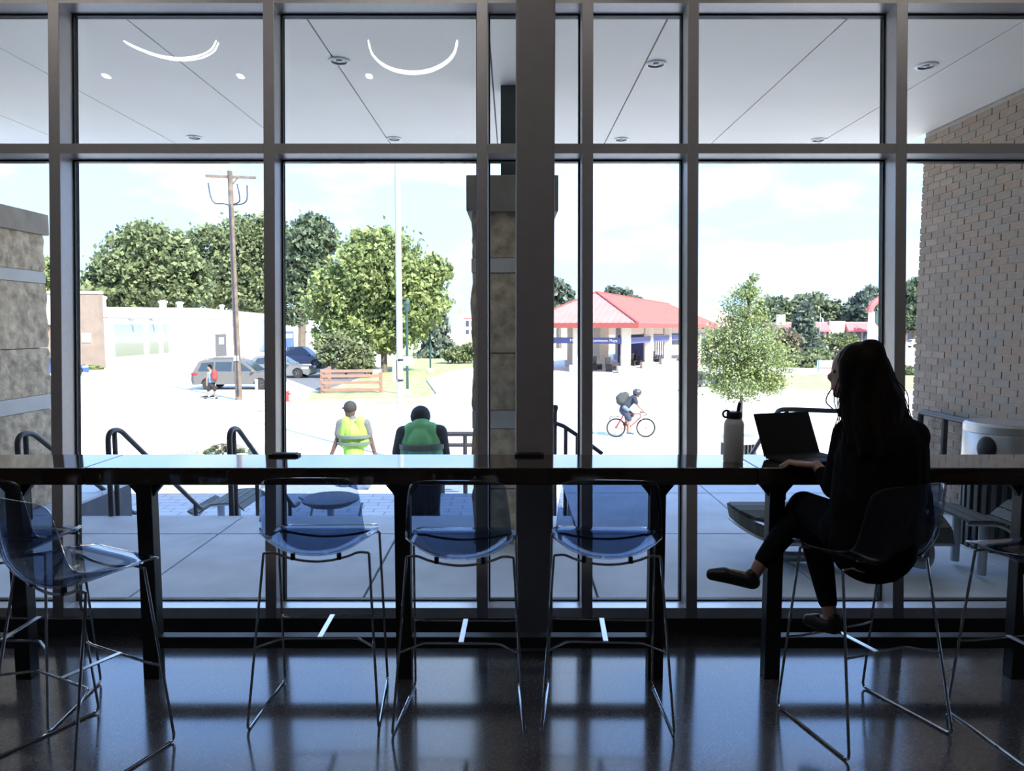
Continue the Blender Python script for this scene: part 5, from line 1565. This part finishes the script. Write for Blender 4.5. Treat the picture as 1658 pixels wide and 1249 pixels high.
car('silver grey car parked between the minivan and the timber fence', 'car', (vb.x, vb.y + 1.0, ST), math.radians(-2), 4.6, 1.86, 1.62, 0.95,
    [(0.05, 0.32), (0.02, 0.7), (0.12, 0.95), (3.2, 0.95), (4.3, 0.84), (4.58, 0.62), (4.58, 0.32), (4.5, 0.22)],
    [(0.10, 0.95), (0.55, 1.5), (0.95, 1.6), (2.0, 1.62), (2.5, 1.5), (3.35, 0.95)],
    [[(0.6, 1.02), (0.8, 1.42), (1.5, 1.5), (1.5, 1.02)], [(1.6, 1.02), (1.6, 1.5), (2.2, 1.5), (3.0, 1.02)]],
    (0.85, 3.75), 0.35, pt_suv, (0.04, 0.8, 0.95, 0.3), (4.5, 0.68, 0.82, 0.45))
vb = G(428, 597, ST)
car('dark navy pickup truck parked behind the silver car', 'pickup_truck', (vb.x, vb.y + 1.0, ST), math.radians(-2), 5.5, 1.98, 1.90, 1.15,
    [(0.05, 0.42), (0.0, 1.10), (2.0, 1.15), (4.0, 1.12), (5.3, 1.06), (5.48, 0.8), (5.45, 0.42), (5.3, 0.32)],
    [(1.9, 1.14), (2.0, 1.84), (2.4, 1.90), (3.4, 1.88), (4.25, 1.12)],
    [[(2.1, 1.22), (2.15, 1.76), (2.75, 1.8), (2.75, 1.22)], [(2.85, 1.22), (2.85, 1.8), (3.35, 1.78), (3.9, 1.22)]],
    (1.05, 4.6), 0.40, pt_navy, (0.02, 0.8, 1.05, 0.12), (5.42, 0.82, 0.98, 0.35))
vb = G(84, 616, ST)
car('blue car half hidden beside the left stone pier', 'car', (vb.x - 3.2, vb.y + 1.5, ST), math.radians(60), 4.4, 1.8, 1.5, 0.92,
    [(0.05, 0.32), (0.02, 0.7), (0.12, 0.92), (3.1, 0.92), (4.1, 0.8), (4.38, 0.6), (4.38, 0.32), (4.3, 0.22)],
    [(0.10, 0.92), (0.6, 1.42), (1.0, 1.48), (2.0, 1.5), (2.4, 1.4), (3.2, 0.92)],
    [[(0.65, 0.98), (0.85, 1.34), (1.5, 1.4), (1.5, 0.98)], [(1.6, 0.98), (1.6, 1.4), (2.1, 1.4), (2.85, 0.98)]],
    (0.8, 3.55), 0.33, pt_blue, (0.04, 0.75, 0.9, 0.3), (4.3, 0.62, 0.76, 0.4))
vb = P(1462, 578, 66)
car('small black car beside the brick wall', 'car', (vb.x - 0.3, 66, ST), math.radians(175), 4.2, 1.8, 1.5, 0.92,
    [(0.05, 0.32), (0.02, 0.7), (0.12, 0.92), (3.1, 0.92), (4.0, 0.8), (4.18, 0.6), (4.18, 0.32), (4.1, 0.22)],
    [(0.10, 0.92), (0.6, 1.42), (1.0, 1.48), (2.0, 1.5), (2.4, 1.4), (3.2, 0.92)],
    [[(0.65, 0.98), (0.85, 1.34), (1.5, 1.4), (1.5, 0.98)], [(1.6, 0.98), (1.6, 1.4), (2.1, 1.4), (2.85, 0.98)]],
    (0.8, 3.4), 0.33, mat('paint_black', (0.012, 0.012, 0.014), 0.25), (0.04, 0.75, 0.9, 0.3), (4.1, 0.62, 0.76, 0.4))
vb = P(1470, 552, 125)
car('tiny white car in the far lot beside the brick wall', 'car', (vb.x, 125, ST), math.radians(0), 4.4, 1.8, 1.5, 0.92,
    [(0.05, 0.32), (0.02, 0.7), (0.12, 0.92), (3.1, 0.92), (4.1, 0.8), (4.38, 0.6), (4.38, 0.32), (4.3, 0.22)],
    [(0.10, 0.92), (0.6, 1.42), (1.0, 1.48), (2.0, 1.5), (2.4, 1.4), (3.2, 0.92)],
    [[(0.65, 0.98), (0.85, 1.34), (1.5, 1.4), (1.5, 0.98)], [(1.6, 0.98), (1.6, 1.4), (2.1, 1.4), (2.85, 0.98)]],
    (0.8, 3.55), 0.33, mat('paint_white', (0.7, 0.7, 0.7), 0.3), (0.04, 0.75, 0.9, 0.3), (4.3, 0.62, 0.76, 0.4))

# ================================================================== people outside
M_skin_d = mat('skin_deep', (0.10, 0.055, 0.04), 0.5, 0, 0.1)
M_skin_l = mat('skin_light', (0.30, 0.17, 0.115), 0.55, 0, 0.08)
M_vest = mat('hi_vis_green', (0.24, 0.50, 0.07), 0.7, 0, 0.06, 15)
M_refl2 = mat('reflective_tape', (0.10, 0.12, 0.11), 0.5, 0.0)  # tape toned dark to stand in for shadow on the bands
M_grey = mat('grey_tshirt', (0.11, 0.115, 0.12), 0.9)
M_jean = mat('blue_jeans', (0.10, 0.15, 0.26), 0.9)
M_dark = mat('dark_clothes', (0.02, 0.021, 0.026), 0.9)
class Fig:
    def __init__(self, label, Y, foot_px, z):
        f = P(foot_px, 700, Y)
        self.Y = Y
        self.o = Vector((f.x, Y, z))
        self.t = thing('person', label, 'person', self.o)
    def p(self, px, py, dy=0.0):
        return P(px, py, self.Y + dy) - self.o
    def floor(self, px, dy=0.0, z=0.03):
        q = P(px, 700, self.Y + dy) - self.o
        return V(q.x, q.y, z)
def head_parts(F, c, face, r=0.1, skin=None):
    fd = Vector(face).normalized()
    Mh = Matrix(((fd.x, -fd.y, 0), (fd.y, fd.x, 0), (0, 0, 1)))
    return fd, Mh, [(c, (r * 0.95, r * 0.78, r * 1.15), 12, 10, Mh), (c + fd * r * 0.3 - V(0, 0, r * 0.5), (r * 0.65, r * 0.55, r * 0.7), 10, 8, Mh), (c + fd * r * 0.95 - V(0, 0, r * 0.2), (r * 0.22, r * 0.13, r * 0.2), 8, 6, Mh),
                    (c + Vector((-fd.y, fd.x, 0)) * r * 0.78 - V(0, 0, r * 0.15), (r * 0.16, r * 0.1, r * 0.28), 8, 6, Mh), (c - Vector((-fd.y, fd.x, 0)) * r * 0.78 - V(0, 0, r * 0.15), (r * 0.16, r * 0.1, r * 0.28), 8, 6, Mh)]
def fist(c, d, s=1.0):
    d = Vector(d).normalized()
    sd = d.cross(V(0, 1, 0))
    sd = sd.normalized() if sd.length > 0.1 else V(1, 0, 0)
    up = sd.cross(d).normalized()
    out = [(c, c + d * 0.06 * s, 0.032 * s, 0.034 * s)]
    for k, L in zip((-0.027, -0.009, 0.009, 0.027), (0.05, 0.06, 0.058, 0.048)):
        a = c + d * 0.085 * s + up * k * s
        m_ = a + d * L * 0.7 * s + sd * 0.006 * s
        out += [(a - d * 0.02 * s, m_, 0.011 * s, 0.0095 * s), (m_, m_ + d * 0.02 * s + sd * 0.02 * s, 0.0095 * s, 0.008 * s)]
    out += [(c + d * 0.03 * s - up * 0.03 * s, c + d * 0.085 * s - up * 0.045 * s, 0.013 * s, 0.010 * s)]
    return out
# --- worker walking away in the sun
F = Fig('worker in lime vest, cap and grey T-shirt walking in the sunlight', 14.5, 572, -1.55)
hc_ = F.p(567, 664)
fd, Mh, el_ = head_parts(F, hc_, (-0.95, 0.3, 0), 0.128)
shl, shr = F.p(552, 686, 0.02), F.p(592, 686, 0.0)
ell_, elr = F.p(546, 712, -0.02), F.p(600, 711, 0.05)
hal, har = F.p(538, 733, 0.0), F.p(607, 734, 0.08)
pv = F.p(572, 740)
k1 = 1.28
caps = chain([F.p(570, 679), F.p(572, 700), F.p(572, 722), pv], [0.06, 0.13, 0.13, 0.13]) + [(hc_ - V(0, 0, 0.05), F.p(570, 682), 0.055, 0.06)]
caps += chain([shl, ell_, hal], [0.055, 0.043, 0.03]) + chain([shr, elr, har], [0.055, 0.043, 0.03]) + [(F.p(570, 684), shl, 0.07, 0.06), (F.p(572, 684), shr, 0.07, 0.06)]
kl, kr = F.p(560, 790, 0.15), F.p(584, 788, -0.1)
fl_, fr_ = F.floor(553, 0.1, 0.09), F.floor(592, -0.15, 0.09)
caps += chain([F.p(564, 745), kl, fl_], [0.085, 0.06, 0.042]) + chain([F.p(581, 745), kr, fr_], [0.085, 0.06, 0.042])
caps += fist(hal, hal - ell_) + fist(har, har - elr)
blob('body', [(a, b2, r0 * k1, r1 * k1) for a, b2, r0, r1 in caps], M_skin_d, F.t, 0.012, 3, el_)
blob('t_shirt', [(a, b2, r0 * k1, r1 * k1) for a, b2, r0, r1 in (chain([F.p(571, 681), F.p(572, 700), F.p(572, 732)], [0.085, 0.15, 0.148]) + [(F.p(570, 686), shl, 0.09, 0.075), (F.p(572, 686), shr, 0.09, 0.075), (shl, shl.lerp(ell_, 0.65), 0.075, 0.066), (shr, shr.lerp(elr, 0.6), 0.075, 0.066)])], M_grey, F.t, 0.012, 4)
vest = blob('safety_vest', [(a, b2, r0 * k1, r1 * k1) for a, b2, r0, r1 in (chain([F.p(571, 682), F.p(572, 700), F.p(572, 720), F.p(573, 733)], [0.088, 0.165, 0.16, 0.165]) + [(F.p(562, 684), F.p(560, 715), 0.10, 0.12), (F.p(584, 684), F.p(586, 715), 0.10, 0.12)])], M_vest, F.t, 0.012, 4)
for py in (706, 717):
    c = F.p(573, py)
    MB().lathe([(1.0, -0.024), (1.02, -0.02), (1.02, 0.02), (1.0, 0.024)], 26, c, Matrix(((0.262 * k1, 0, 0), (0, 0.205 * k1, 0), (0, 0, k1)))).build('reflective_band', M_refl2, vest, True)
blob('jeans', [(a, b2, r0 * k1, r1 * k1) for a, b2, r0, r1 in (chain([F.p(564, 745), kl, fl_], [0.115, 0.085, 0.07]) + chain([F.p(581, 745), kr, fr_], [0.115, 0.085, 0.07]) + [(pv, pv - V(0, 0, 0.06), 0.15, 0.14)])], M_jean, F.t, 0.013, 3)
for f_, dd in ((fl_, V(-0.12, 0.2, 0)), (fr_, V(-0.12, 0.2, 0))):
    blob('boot', [(a, b2, r0 * k1, r1 * k1) for a, b2, r0, r1 in ([(f_ - V(0, 0, 0.04), f_ + dd.normalized() * 0.16 - V(0, 0, 0.05), 0.05, 0.04)])], M_dark, F.t, 0.012, 2)
cp = blob('cap', [(a, b2, r0 * k1, r1 * k1) for a, b2, r0, r1 in ([(hc_ + V(0, 0, 0.05), hc_ + V(0, 0, 0.055), 0.108, 0.105)])], mat('dark_cap', (0.025, 0.022, 0.022), 0.8), F.t, 0.01, 3)
blob('cap_peak', [(a, b2, r0 * k1, r1 * k1) for a, b2, r0, r1 in ([(hc_ + fd * 0.07 + V(0, 0, 0.045), hc_ + fd * 0.16 + V(0, 0, 0.03), 0.03, 0.018)])], mat('dark_cap', (0.025, 0.022, 0.022), 0.8), cp, 0.008, 2)
# --- bowed worker on the stair, seen from behind
F = Fig('worker in green vest and dark cap seen from behind, head bowed', 7.86, 682, -0.85)
hc_ = F.p(681, 677, 0.10)
fd, Mh, el_ = head_parts(F, hc_, (-0.1, 1.0, 0), 0.108)
shl, shr = F.p(653, 702), F.p(712, 700)
ell_, elr = F.p(645, 733, 0.05), F.p(719, 737, 0.08)
hal, har = F.p(655, 764, 0.22), F.p(706, 766, 0.24)
pv = F.p(684, 762)
caps = chain([F.p(681, 690, 0.06), F.p(682, 715), F.p(683, 742), pv], [0.07, 0.14, 0.14, 0.14]) + [(hc_ - V(0, 0, 0.05), F.p(681, 694, 0.04), 0.06, 0.07)]
caps += chain([shl, ell_, hal], [0.06, 0.047, 0.032]) + chain([shr, elr, har], [0.06, 0.047, 0.032]) + [(F.p(681, 696), shl, 0.08, 0.065), (F.p(683, 696), shr, 0.08, 0.065)]
kl, kr = F.p(670, 825, 0.1), F.p(698, 825, 0.05)
fl_, fr_ = F.floor(668, 0.0, 0.09), F.floor(702, -0.05, 0.09)
caps += chain([F.p(672, 772), kl, fl_], [0.09, 0.062, 0.044]) + chain([F.p(697, 772), kr, fr_], [0.09, 0.062, 0.044])
caps += fist(hal, hal - ell_) + fist(har, har - elr)
blob('body', caps, M_skin_d, F.t, 0.012, 3, el_)
blob('shirt', chain([F.p(682, 692, 0.03), F.p(682, 715), F.p(683, 752)], [0.09, 0.165, 0.165]) + [(F.p(681, 698), shl, 0.095, 0.085), (F.p(683, 698), shr, 0.095, 0.085), (shl, ell_, 0.085, 0.072), (shr, elr, 0.085, 0.072)], mat('charcoal_shirt', (0.05, 0.05, 0.055), 0.9), F.t, 0.012, 4)
vest = blob('safety_vest', chain([F.p(682, 694, 0.02), F.p(682, 715), F.p(683, 740), F.p(683, 756)], [0.125, 0.185, 0.18, 0.18]) + [(F.p(668, 700), F.p(666, 735), 0.115, 0.13), (F.p(697, 700), F.p(699, 735), 0.115, 0.13)], mat('hi_vis_dull', (0.18, 0.50, 0.20), 0.7, 0, 0.06, 15), F.t, 0.012, 4)
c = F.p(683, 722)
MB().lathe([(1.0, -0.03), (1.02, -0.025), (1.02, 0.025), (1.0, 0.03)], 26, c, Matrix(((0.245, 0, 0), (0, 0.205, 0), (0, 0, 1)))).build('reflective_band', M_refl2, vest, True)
blob('trousers', chain([F.p(672, 770), kl, fl_], [0.13, 0.10, 0.085]) + chain([F.p(697, 770), kr, fr_], [0.13, 0.10, 0.085]) + [(pv, pv - V(0, 0, 0.08), 0.165, 0.16)], M_dark, F.t, 0.013, 3)
for f_ in (fl_, fr_):
    blob('boot', [(f_ - V(0, 0, 0.035), f_ + V(0, 0.15, -0.045), 0.055, 0.045)], M_dark, F.t, 0.012, 2)
blob('knit_cap', [(hc_ + V(0, -0.01, 0.02), hc_ + V(0, 0, 0.03), 0.116, 0.112)], mat('dark_hair_cap', (0.022, 0.022, 0.024), 0.75), F.t, 0.01, 3)
# --- skateboarder with red backpack
qs = G(342, 646, ST)
F = Fig('boy with red backpack and dark shorts on a skateboard beside the minivan', qs.y, 342, ST)
hc_ = F.p(339, 595)
fd, Mh, el_ = head_parts(F, hc_, (-0.8, -0.5, 0), 0.105)
caps = chain([F.p(341, 602), F.p(342, 610), F.p(343, 622)], [0.07, 0.13, 0.13]) + [(hc_, F.p(341, 603), 0.05, 0.06)]
sl, sr = F.p(337, 605, -0.1), F.p(347, 605, 0.1)
caps += chain([sl, F.p(335, 614, -0.1), F.p(335, 622, -0.15)], [0.05, 0.04, 0.03]) + chain([sr, F.p(350, 614, 0.05), F.p(349, 622, -0.05)], [0.05, 0.04, 0.03])
caps += fist(F.p(335, 622, -0.15), V(0, 0, -1)) + fist(F.p(349, 622, -0.05), V(0, 0, -1))
fl_, fr_ = F.floor(337.5, -0.05, 0.17), F.floor(348, 0.05, 0.17)
caps += chain([F.p(340, 625), F.p(336.5, 634), fl_], [0.08, 0.055, 0.04]) + chain([F.p(346, 625), F.p(348, 634), fr_], [0.08, 0.055, 0.04])
blob('body', caps, M_skin_l, F.t, 0.02, 2, el_)
blob('t_shirt', chain([F.p(341, 604), F.p(342, 611), F.p(343, 620)], [0.10, 0.155, 0.15]) + [(F.p(341, 605), sl, 0.08, 0.07), (F.p(343, 605), sr, 0.08, 0.07)], mat('light_blue_shirt', (0.16, 0.26, 0.38), 0.9), F.t, 0.02, 2)
blob('shorts', [(F.p(343, 621), F.p(343, 624), 0.16, 0.16), (F.p(340, 625), F.p(338, 631), 0.12, 0.105), (F.p(346, 625), F.p(347.5, 631), 0.12, 0.105)], M_dark, F.t, 0.02, 2)
blob('hair', [(hc_ + V(0.01, 0.02, 0.04), hc_ + V(0.03, 0.04, -0.02), 0.11, 0.09)], mat('dark_brown_hair', (0.03, 0.02, 0.014), 0.7), F.t, 0.02, 2)
blob('backpack', [(F.p(347, 603, -0.18), F.p(347.5, 612, -0.18), 0.15, 0.17)], mat('red_backpack', (0.22, 0.035, 0.03), 0.7), F.t, 0.02, 2)
for f_ in (fl_, fr_):
    blob('shoe', [(f_ - V(0, 0, 0.03), f_ + V(-0.14, -0.03, -0.035), 0.05, 0.04)], M_dark, F.t, 0.015, 2)
sb = thing('skateboard', 'skateboard under the boy with the red backpack', 'skateboard', (qs.x, qs.y, ST))
MB().prism([V(-0.45, -0.1, 0.12), V(-0.36, -0.11, 0.09), V(0.36, -0.11, 0.09), V(0.45, -0.1, 0.12), V(0.45, -0.1, 0.135), V(0.36, -0.11, 0.105), V(-0.36, -0.11, 0.105), V(-0.45, -0.1, 0.135)], (0, 0.22, 0)).build('deck', mat('skate_deck', (0.05, 0.03, 0.025), 0.7), sb)
for x in (-0.28, 0.28):
    for y in (-0.09, 0.09):
        MB().lathe([(0.0, -0.025), (0.035, -0.025), (0.035, 0.025), (0.0, 0.025)], 12, (x, y, 0.035), Matrix.Rotation(math.pi / 2, 3, 'X')).build('wheel', M_dark, sb)
    MB().bar(V(x, -0.08, 0.05), V(x, 0.08, 0.05), 0.05, 0.08).build('truck', M_tube, sb)
# --- cyclist
qc = G(1021, 708.5, ST)
Yc = qc.y
F = Fig('cyclist in navy shirt and shorts with helmet and grey backpack', Yc, 1017, ST)
bike = thing('bicycle', 'red road bicycle ridden to the right along the street', 'bicycle', F.o)
M_bred = mat('bike_red', (0.28, 0.035, 0.03), 0.35)
rw, fw_ = F.p(997.3, 692.9), F.p(1045.6, 692.9)
RW = rw.z
for c, in ((rw,), (fw_,)):
    w = MB().tube([c + V(math.cos(2 * math.pi * k / 36) * (RW - 0.02), 0, math.sin(2 * math.pi * k / 36) * (RW - 0.02)) for k in range(36)], 0.021, 8, True).build('wheel', M_tyre, bike, True)
    MB().tube([c + V(math.cos(2 * math.pi * k / 36) * (RW - 0.048), 0, math.sin(2 * math.pi * k / 36) * (RW - 0.048)) for k in range(36)], 0.009, 6, True).build('rim', M_tyre, w, True)
    sp_ = MB()
    for k in range(20):
        a = 2 * math.pi * k / 20
        sp_.tube([c + V(0, 0.03 * (-1) ** k, 0), c + V(math.cos(a) * (RW - 0.04), 0, math.sin(a) * (RW - 0.04))], 0.0015, 4)
    sp_.build('spokes', M_rim, w)
    MB().tube([c + V(0, -0.05, 0), c + V(0, 0.05, 0)], 0.025, 10).build('hub', M_tyre, w, True)
bbk, stt, hdt, hdb = F.p(1016.5, 695), F.p(1010.5, 671), F.p(1036.6, 670.5), F.p(1037.6, 675.5)
fm = MB()
for a, b2 in ((bbk, stt), (stt, hdt), (bbk, hdb), (hdt, hdb), (bbk, rw + V(0, 0.05, 0)), (stt, rw + V(0, 0.05, 0)), (bbk, rw - V(0, 0.05, 0)), (stt, rw - V(0, 0.05, 0))):
    fm.tube([a, b2], 0.021, 8)
fm.build('frame', M_bred, bike, True)
fk = MB()
for s in (-0.045, 0.045):
    fk.tube(bez([hdb + V(0, s, 0), hdb.lerp(fw_, 0.6) + V(-0.015, s, 0), fw_ + V(0, s, 0)], 8), 0.012, 8)
fk.build('fork', M_rim, bike, True)
MB().tube([stt, F.p(1009.6, 666.5)], 0.014, 8).build('seat_post', M_rim, bike, True)
MB().cbox(-0.15, 0.13, -0.07, 0.07, -0.02, 0.03, 0.02).build('saddle', M_dark, bike).location = F.p(1009.6, 666)
hbp = F.p(1037.5, 668)
for s in (-1, 1):
    MB().tube(bez([hbp, hbp + V(0.02, s * 0.2, 0.0), F.p(1046, 668.5, s * 0.21), F.p(1046.5, 672, s * 0.21), F.p(1041.5, 674.5, s * 0.21)], 20), 0.014, 8).build('drop_bar', M_dark, bike, True)
MB().tube([hdt, hbp], 0.016, 8).build('stem', M_rim, bike, True)
ck = MB().lathe([(0.03, -0.005), (0.09, -0.005), (0.09, 0.005), (0.03, 0.005)], 20, bbk + V(0, -0.06, 0), Matrix.Rotation(math.pi / 2, 3, 'X')).build('crankset', M_rim, bike)
pd1, pd2 = F.p(1019.5, 701.5, -0.1), F.p(1013.5, 688.5, 0.1)
for pp_, y_ in ((pd1, -0.08), (pd2, 0.08)):
    MB().bar(bbk + V(0, y_, 0), V(pp_.x, y_, pp_.z), 0.02, 0.02).build('crank_arm', M_rim, ck)
    MB().cbox(pp_.x - 0.05, pp_.x + 0.05, min(y_ * 1.1, y_ * 2.2), max(y_ * 1.1, y_ * 2.2), pp_.z - 0.012, pp_.z + 0.012, 0.004).build('pedal', M_dark, ck)
rk = MB()
for s in (-0.05, 0.05):
    rk.tube([F.p(988, 675.5) + V(0, s, 0), F.p(1003, 674.5) + V(0, s, 0)], 0.008, 6).tube([F.p(988, 675.5) + V(0, s, 0), F.p(987, 681) + V(0, s, 0), rw + V(0, s, 0)], 0.008, 6)
rk.build('rear_rack', M_dark, bike, True)
hc_ = F.p(1031.6, 638)
fd, Mh, el_ = head_parts(F, hc_, (1.0, -0.1, -0.1), 0.10)
hipc, shc = F.p(1010, 664), F.p(1025.5, 645.5)
caps = chain([hipc, F.p(1014, 656), shc], [0.14, 0.13, 0.11]) + [(shc, hc_ - V(0.0, 0, 0.04), 0.065, 0.055)]
for s in (-1, 1):
    sh2 = shc + V(0.03, s * 0.17, -0.02)
    el2, ha2 = F.p(1035, 659, s * 0.22), F.p(1043.6, 668, s * 0.21)
    caps += chain([sh2, el2, ha2], [0.055, 0.042, 0.03]) + [(shc, sh2, 0.08, 0.06)] + fist(ha2, V(0.8, 0, -0.4))
ank1, ank2 = F.p(1017.4, 698.5, -0.12), F.p(1011.5, 685.5, 0.12)
kn1, kn2 = F.p(1018.5, 681.5, -0.11), F.p(1024.5, 672.5, 0.11)
caps += chain([hipc + V(0, -0.09, 0), kn1, ank1], [0.085, 0.06, 0.04]) + chain([hipc + V(0, 0.09, 0), kn2, ank2], [0.085, 0.06, 0.04])
blob('body', caps, M_skin_l, F.t, 0.014, 2, el_)
M_navy = mat('navy_cloth', (0.028, 0.034, 0.055), 0.9)
blob('shirt', chain([F.p(1010.5, 661.5), F.p(1015, 655), shc], [0.155, 0.155, 0.13]) + [(shc, shc + V(0.03, -0.17, -0.02), 0.10, 0.085), (shc, shc + V(0.03, 0.17, -0.02), 0.10, 0.085), (shc + V(0.03, -0.17, -0.02), F.p(1030, 652, -0.2), 0.085, 0.075), (shc + V(0.03, 0.17, -0.02), F.p(1030, 652, 0.2), 0.085, 0.075)], M_navy, F.t, 0.014, 3)
blob('shorts', [(hipc, hipc + V(0.02, 0, -0.05), 0.16, 0.155), (hipc + V(0, -0.09, 0), kn1 + V(0, 0, 0.06), 0.12, 0.095), (hipc + V(0, 0.09, 0), kn2 + V(-0.05, 0, 0.02), 0.12, 0.095)], mat('navy_shorts', (0.035, 0.042, 0.075), 0.9), F.t, 0.014, 3)
for an in (ank1, ank2):
    blob('shoe', [(an - V(0.03, 0, 0.05), an + V(0.17, 0, -0.085), 0.042, 0.035)], mat('blue_shoe', (0.05, 0.10, 0.15), 0.7), F.t, 0.012, 2)
hl = blob('helmet', [(hc_ + V(-0.03, 0, 0.05), hc_ + V(0.04, 0, 0.05), 0.125, 0.115)], mat('helmet_dark', (0.04, 0.04, 0.05), 0.35), F.t, 0.012, 2)
MB().tube(bez([hc_ + V(0, -0.1, 0.03), hc_ + V(0.03, -0.07, -0.08), hc_ + V(0.04, 0, -0.12), hc_ + V(0.03, 0.07, -0.08), hc_ + V(0, 0.1, 0.03)], 16), 0.006, 5).build('chin_strap', M_dark, hl)
bp_ = blob('backpack', [(F.p(1005.5, 649), F.p(1012.5, 641), 0.17, 0.14), (F.p(1003, 645), F.p(1007, 640.5), 0.13, 0.11)], mat('grey_backpack', (0.045, 0.05, 0.05), 0.8), F.t, 0.014, 2)
blob('side_bag', [(F.p(1011, 660, -0.2), F.p(1016, 664, -0.2), 0.07, 0.07)], mat('pale_blue_bag', (0.12, 0.15, 0.2), 0.8), F.t, 0.014, 2)
# --- person seated under the shelter
pq = S(3.4, 12, 0) + V(E0.x, E0.y, ST)
t = thing('person', 'seated person in dark clothes under the red-roofed shelter', 'person', pq, math.atan2(da.y, da.x))
caps = [(V(0, 0, 0.55), V(-0.05, 0, 1.0), 0.16, 0.17), (V(-0.05, 0, 1.0), V(-0.08, 0, 1.3), 0.09, 0.06), (V(0, -0.1, 0.52), V(-0.42, -0.12, 0.52), 0.1, 0.07), (V(0, 0.1, 0.52), V(-0.42, 0.12, 0.52), 0.1, 0.07), (V(-0.42, -0.12, 0.52), V(-0.45, -0.12, 0.08), 0.065, 0.045), (V(-0.42, 0.12, 0.52), V(-0.45, 0.12, 0.08), 0.065, 0.045),
        (V(-0.05, -0.2, 1.12), V(-0.2, -0.24, 0.85), 0.06, 0.05), (V(-0.2, -0.24, 0.85), V(-0.38, -0.15, 0.72), 0.05, 0.035), (V(-0.05, 0.2, 1.12), V(-0.2, 0.24, 0.85), 0.06, 0.05), (V(-0.2, 0.24, 0.85), V(-0.38, 0.15, 0.72), 0.05, 0.035)]
blob('body', caps, M_dark, t, 0.025, 2, [(V(-0.09, 0, 1.38), (0.1, 0.085, 0.12), 12, 8)])
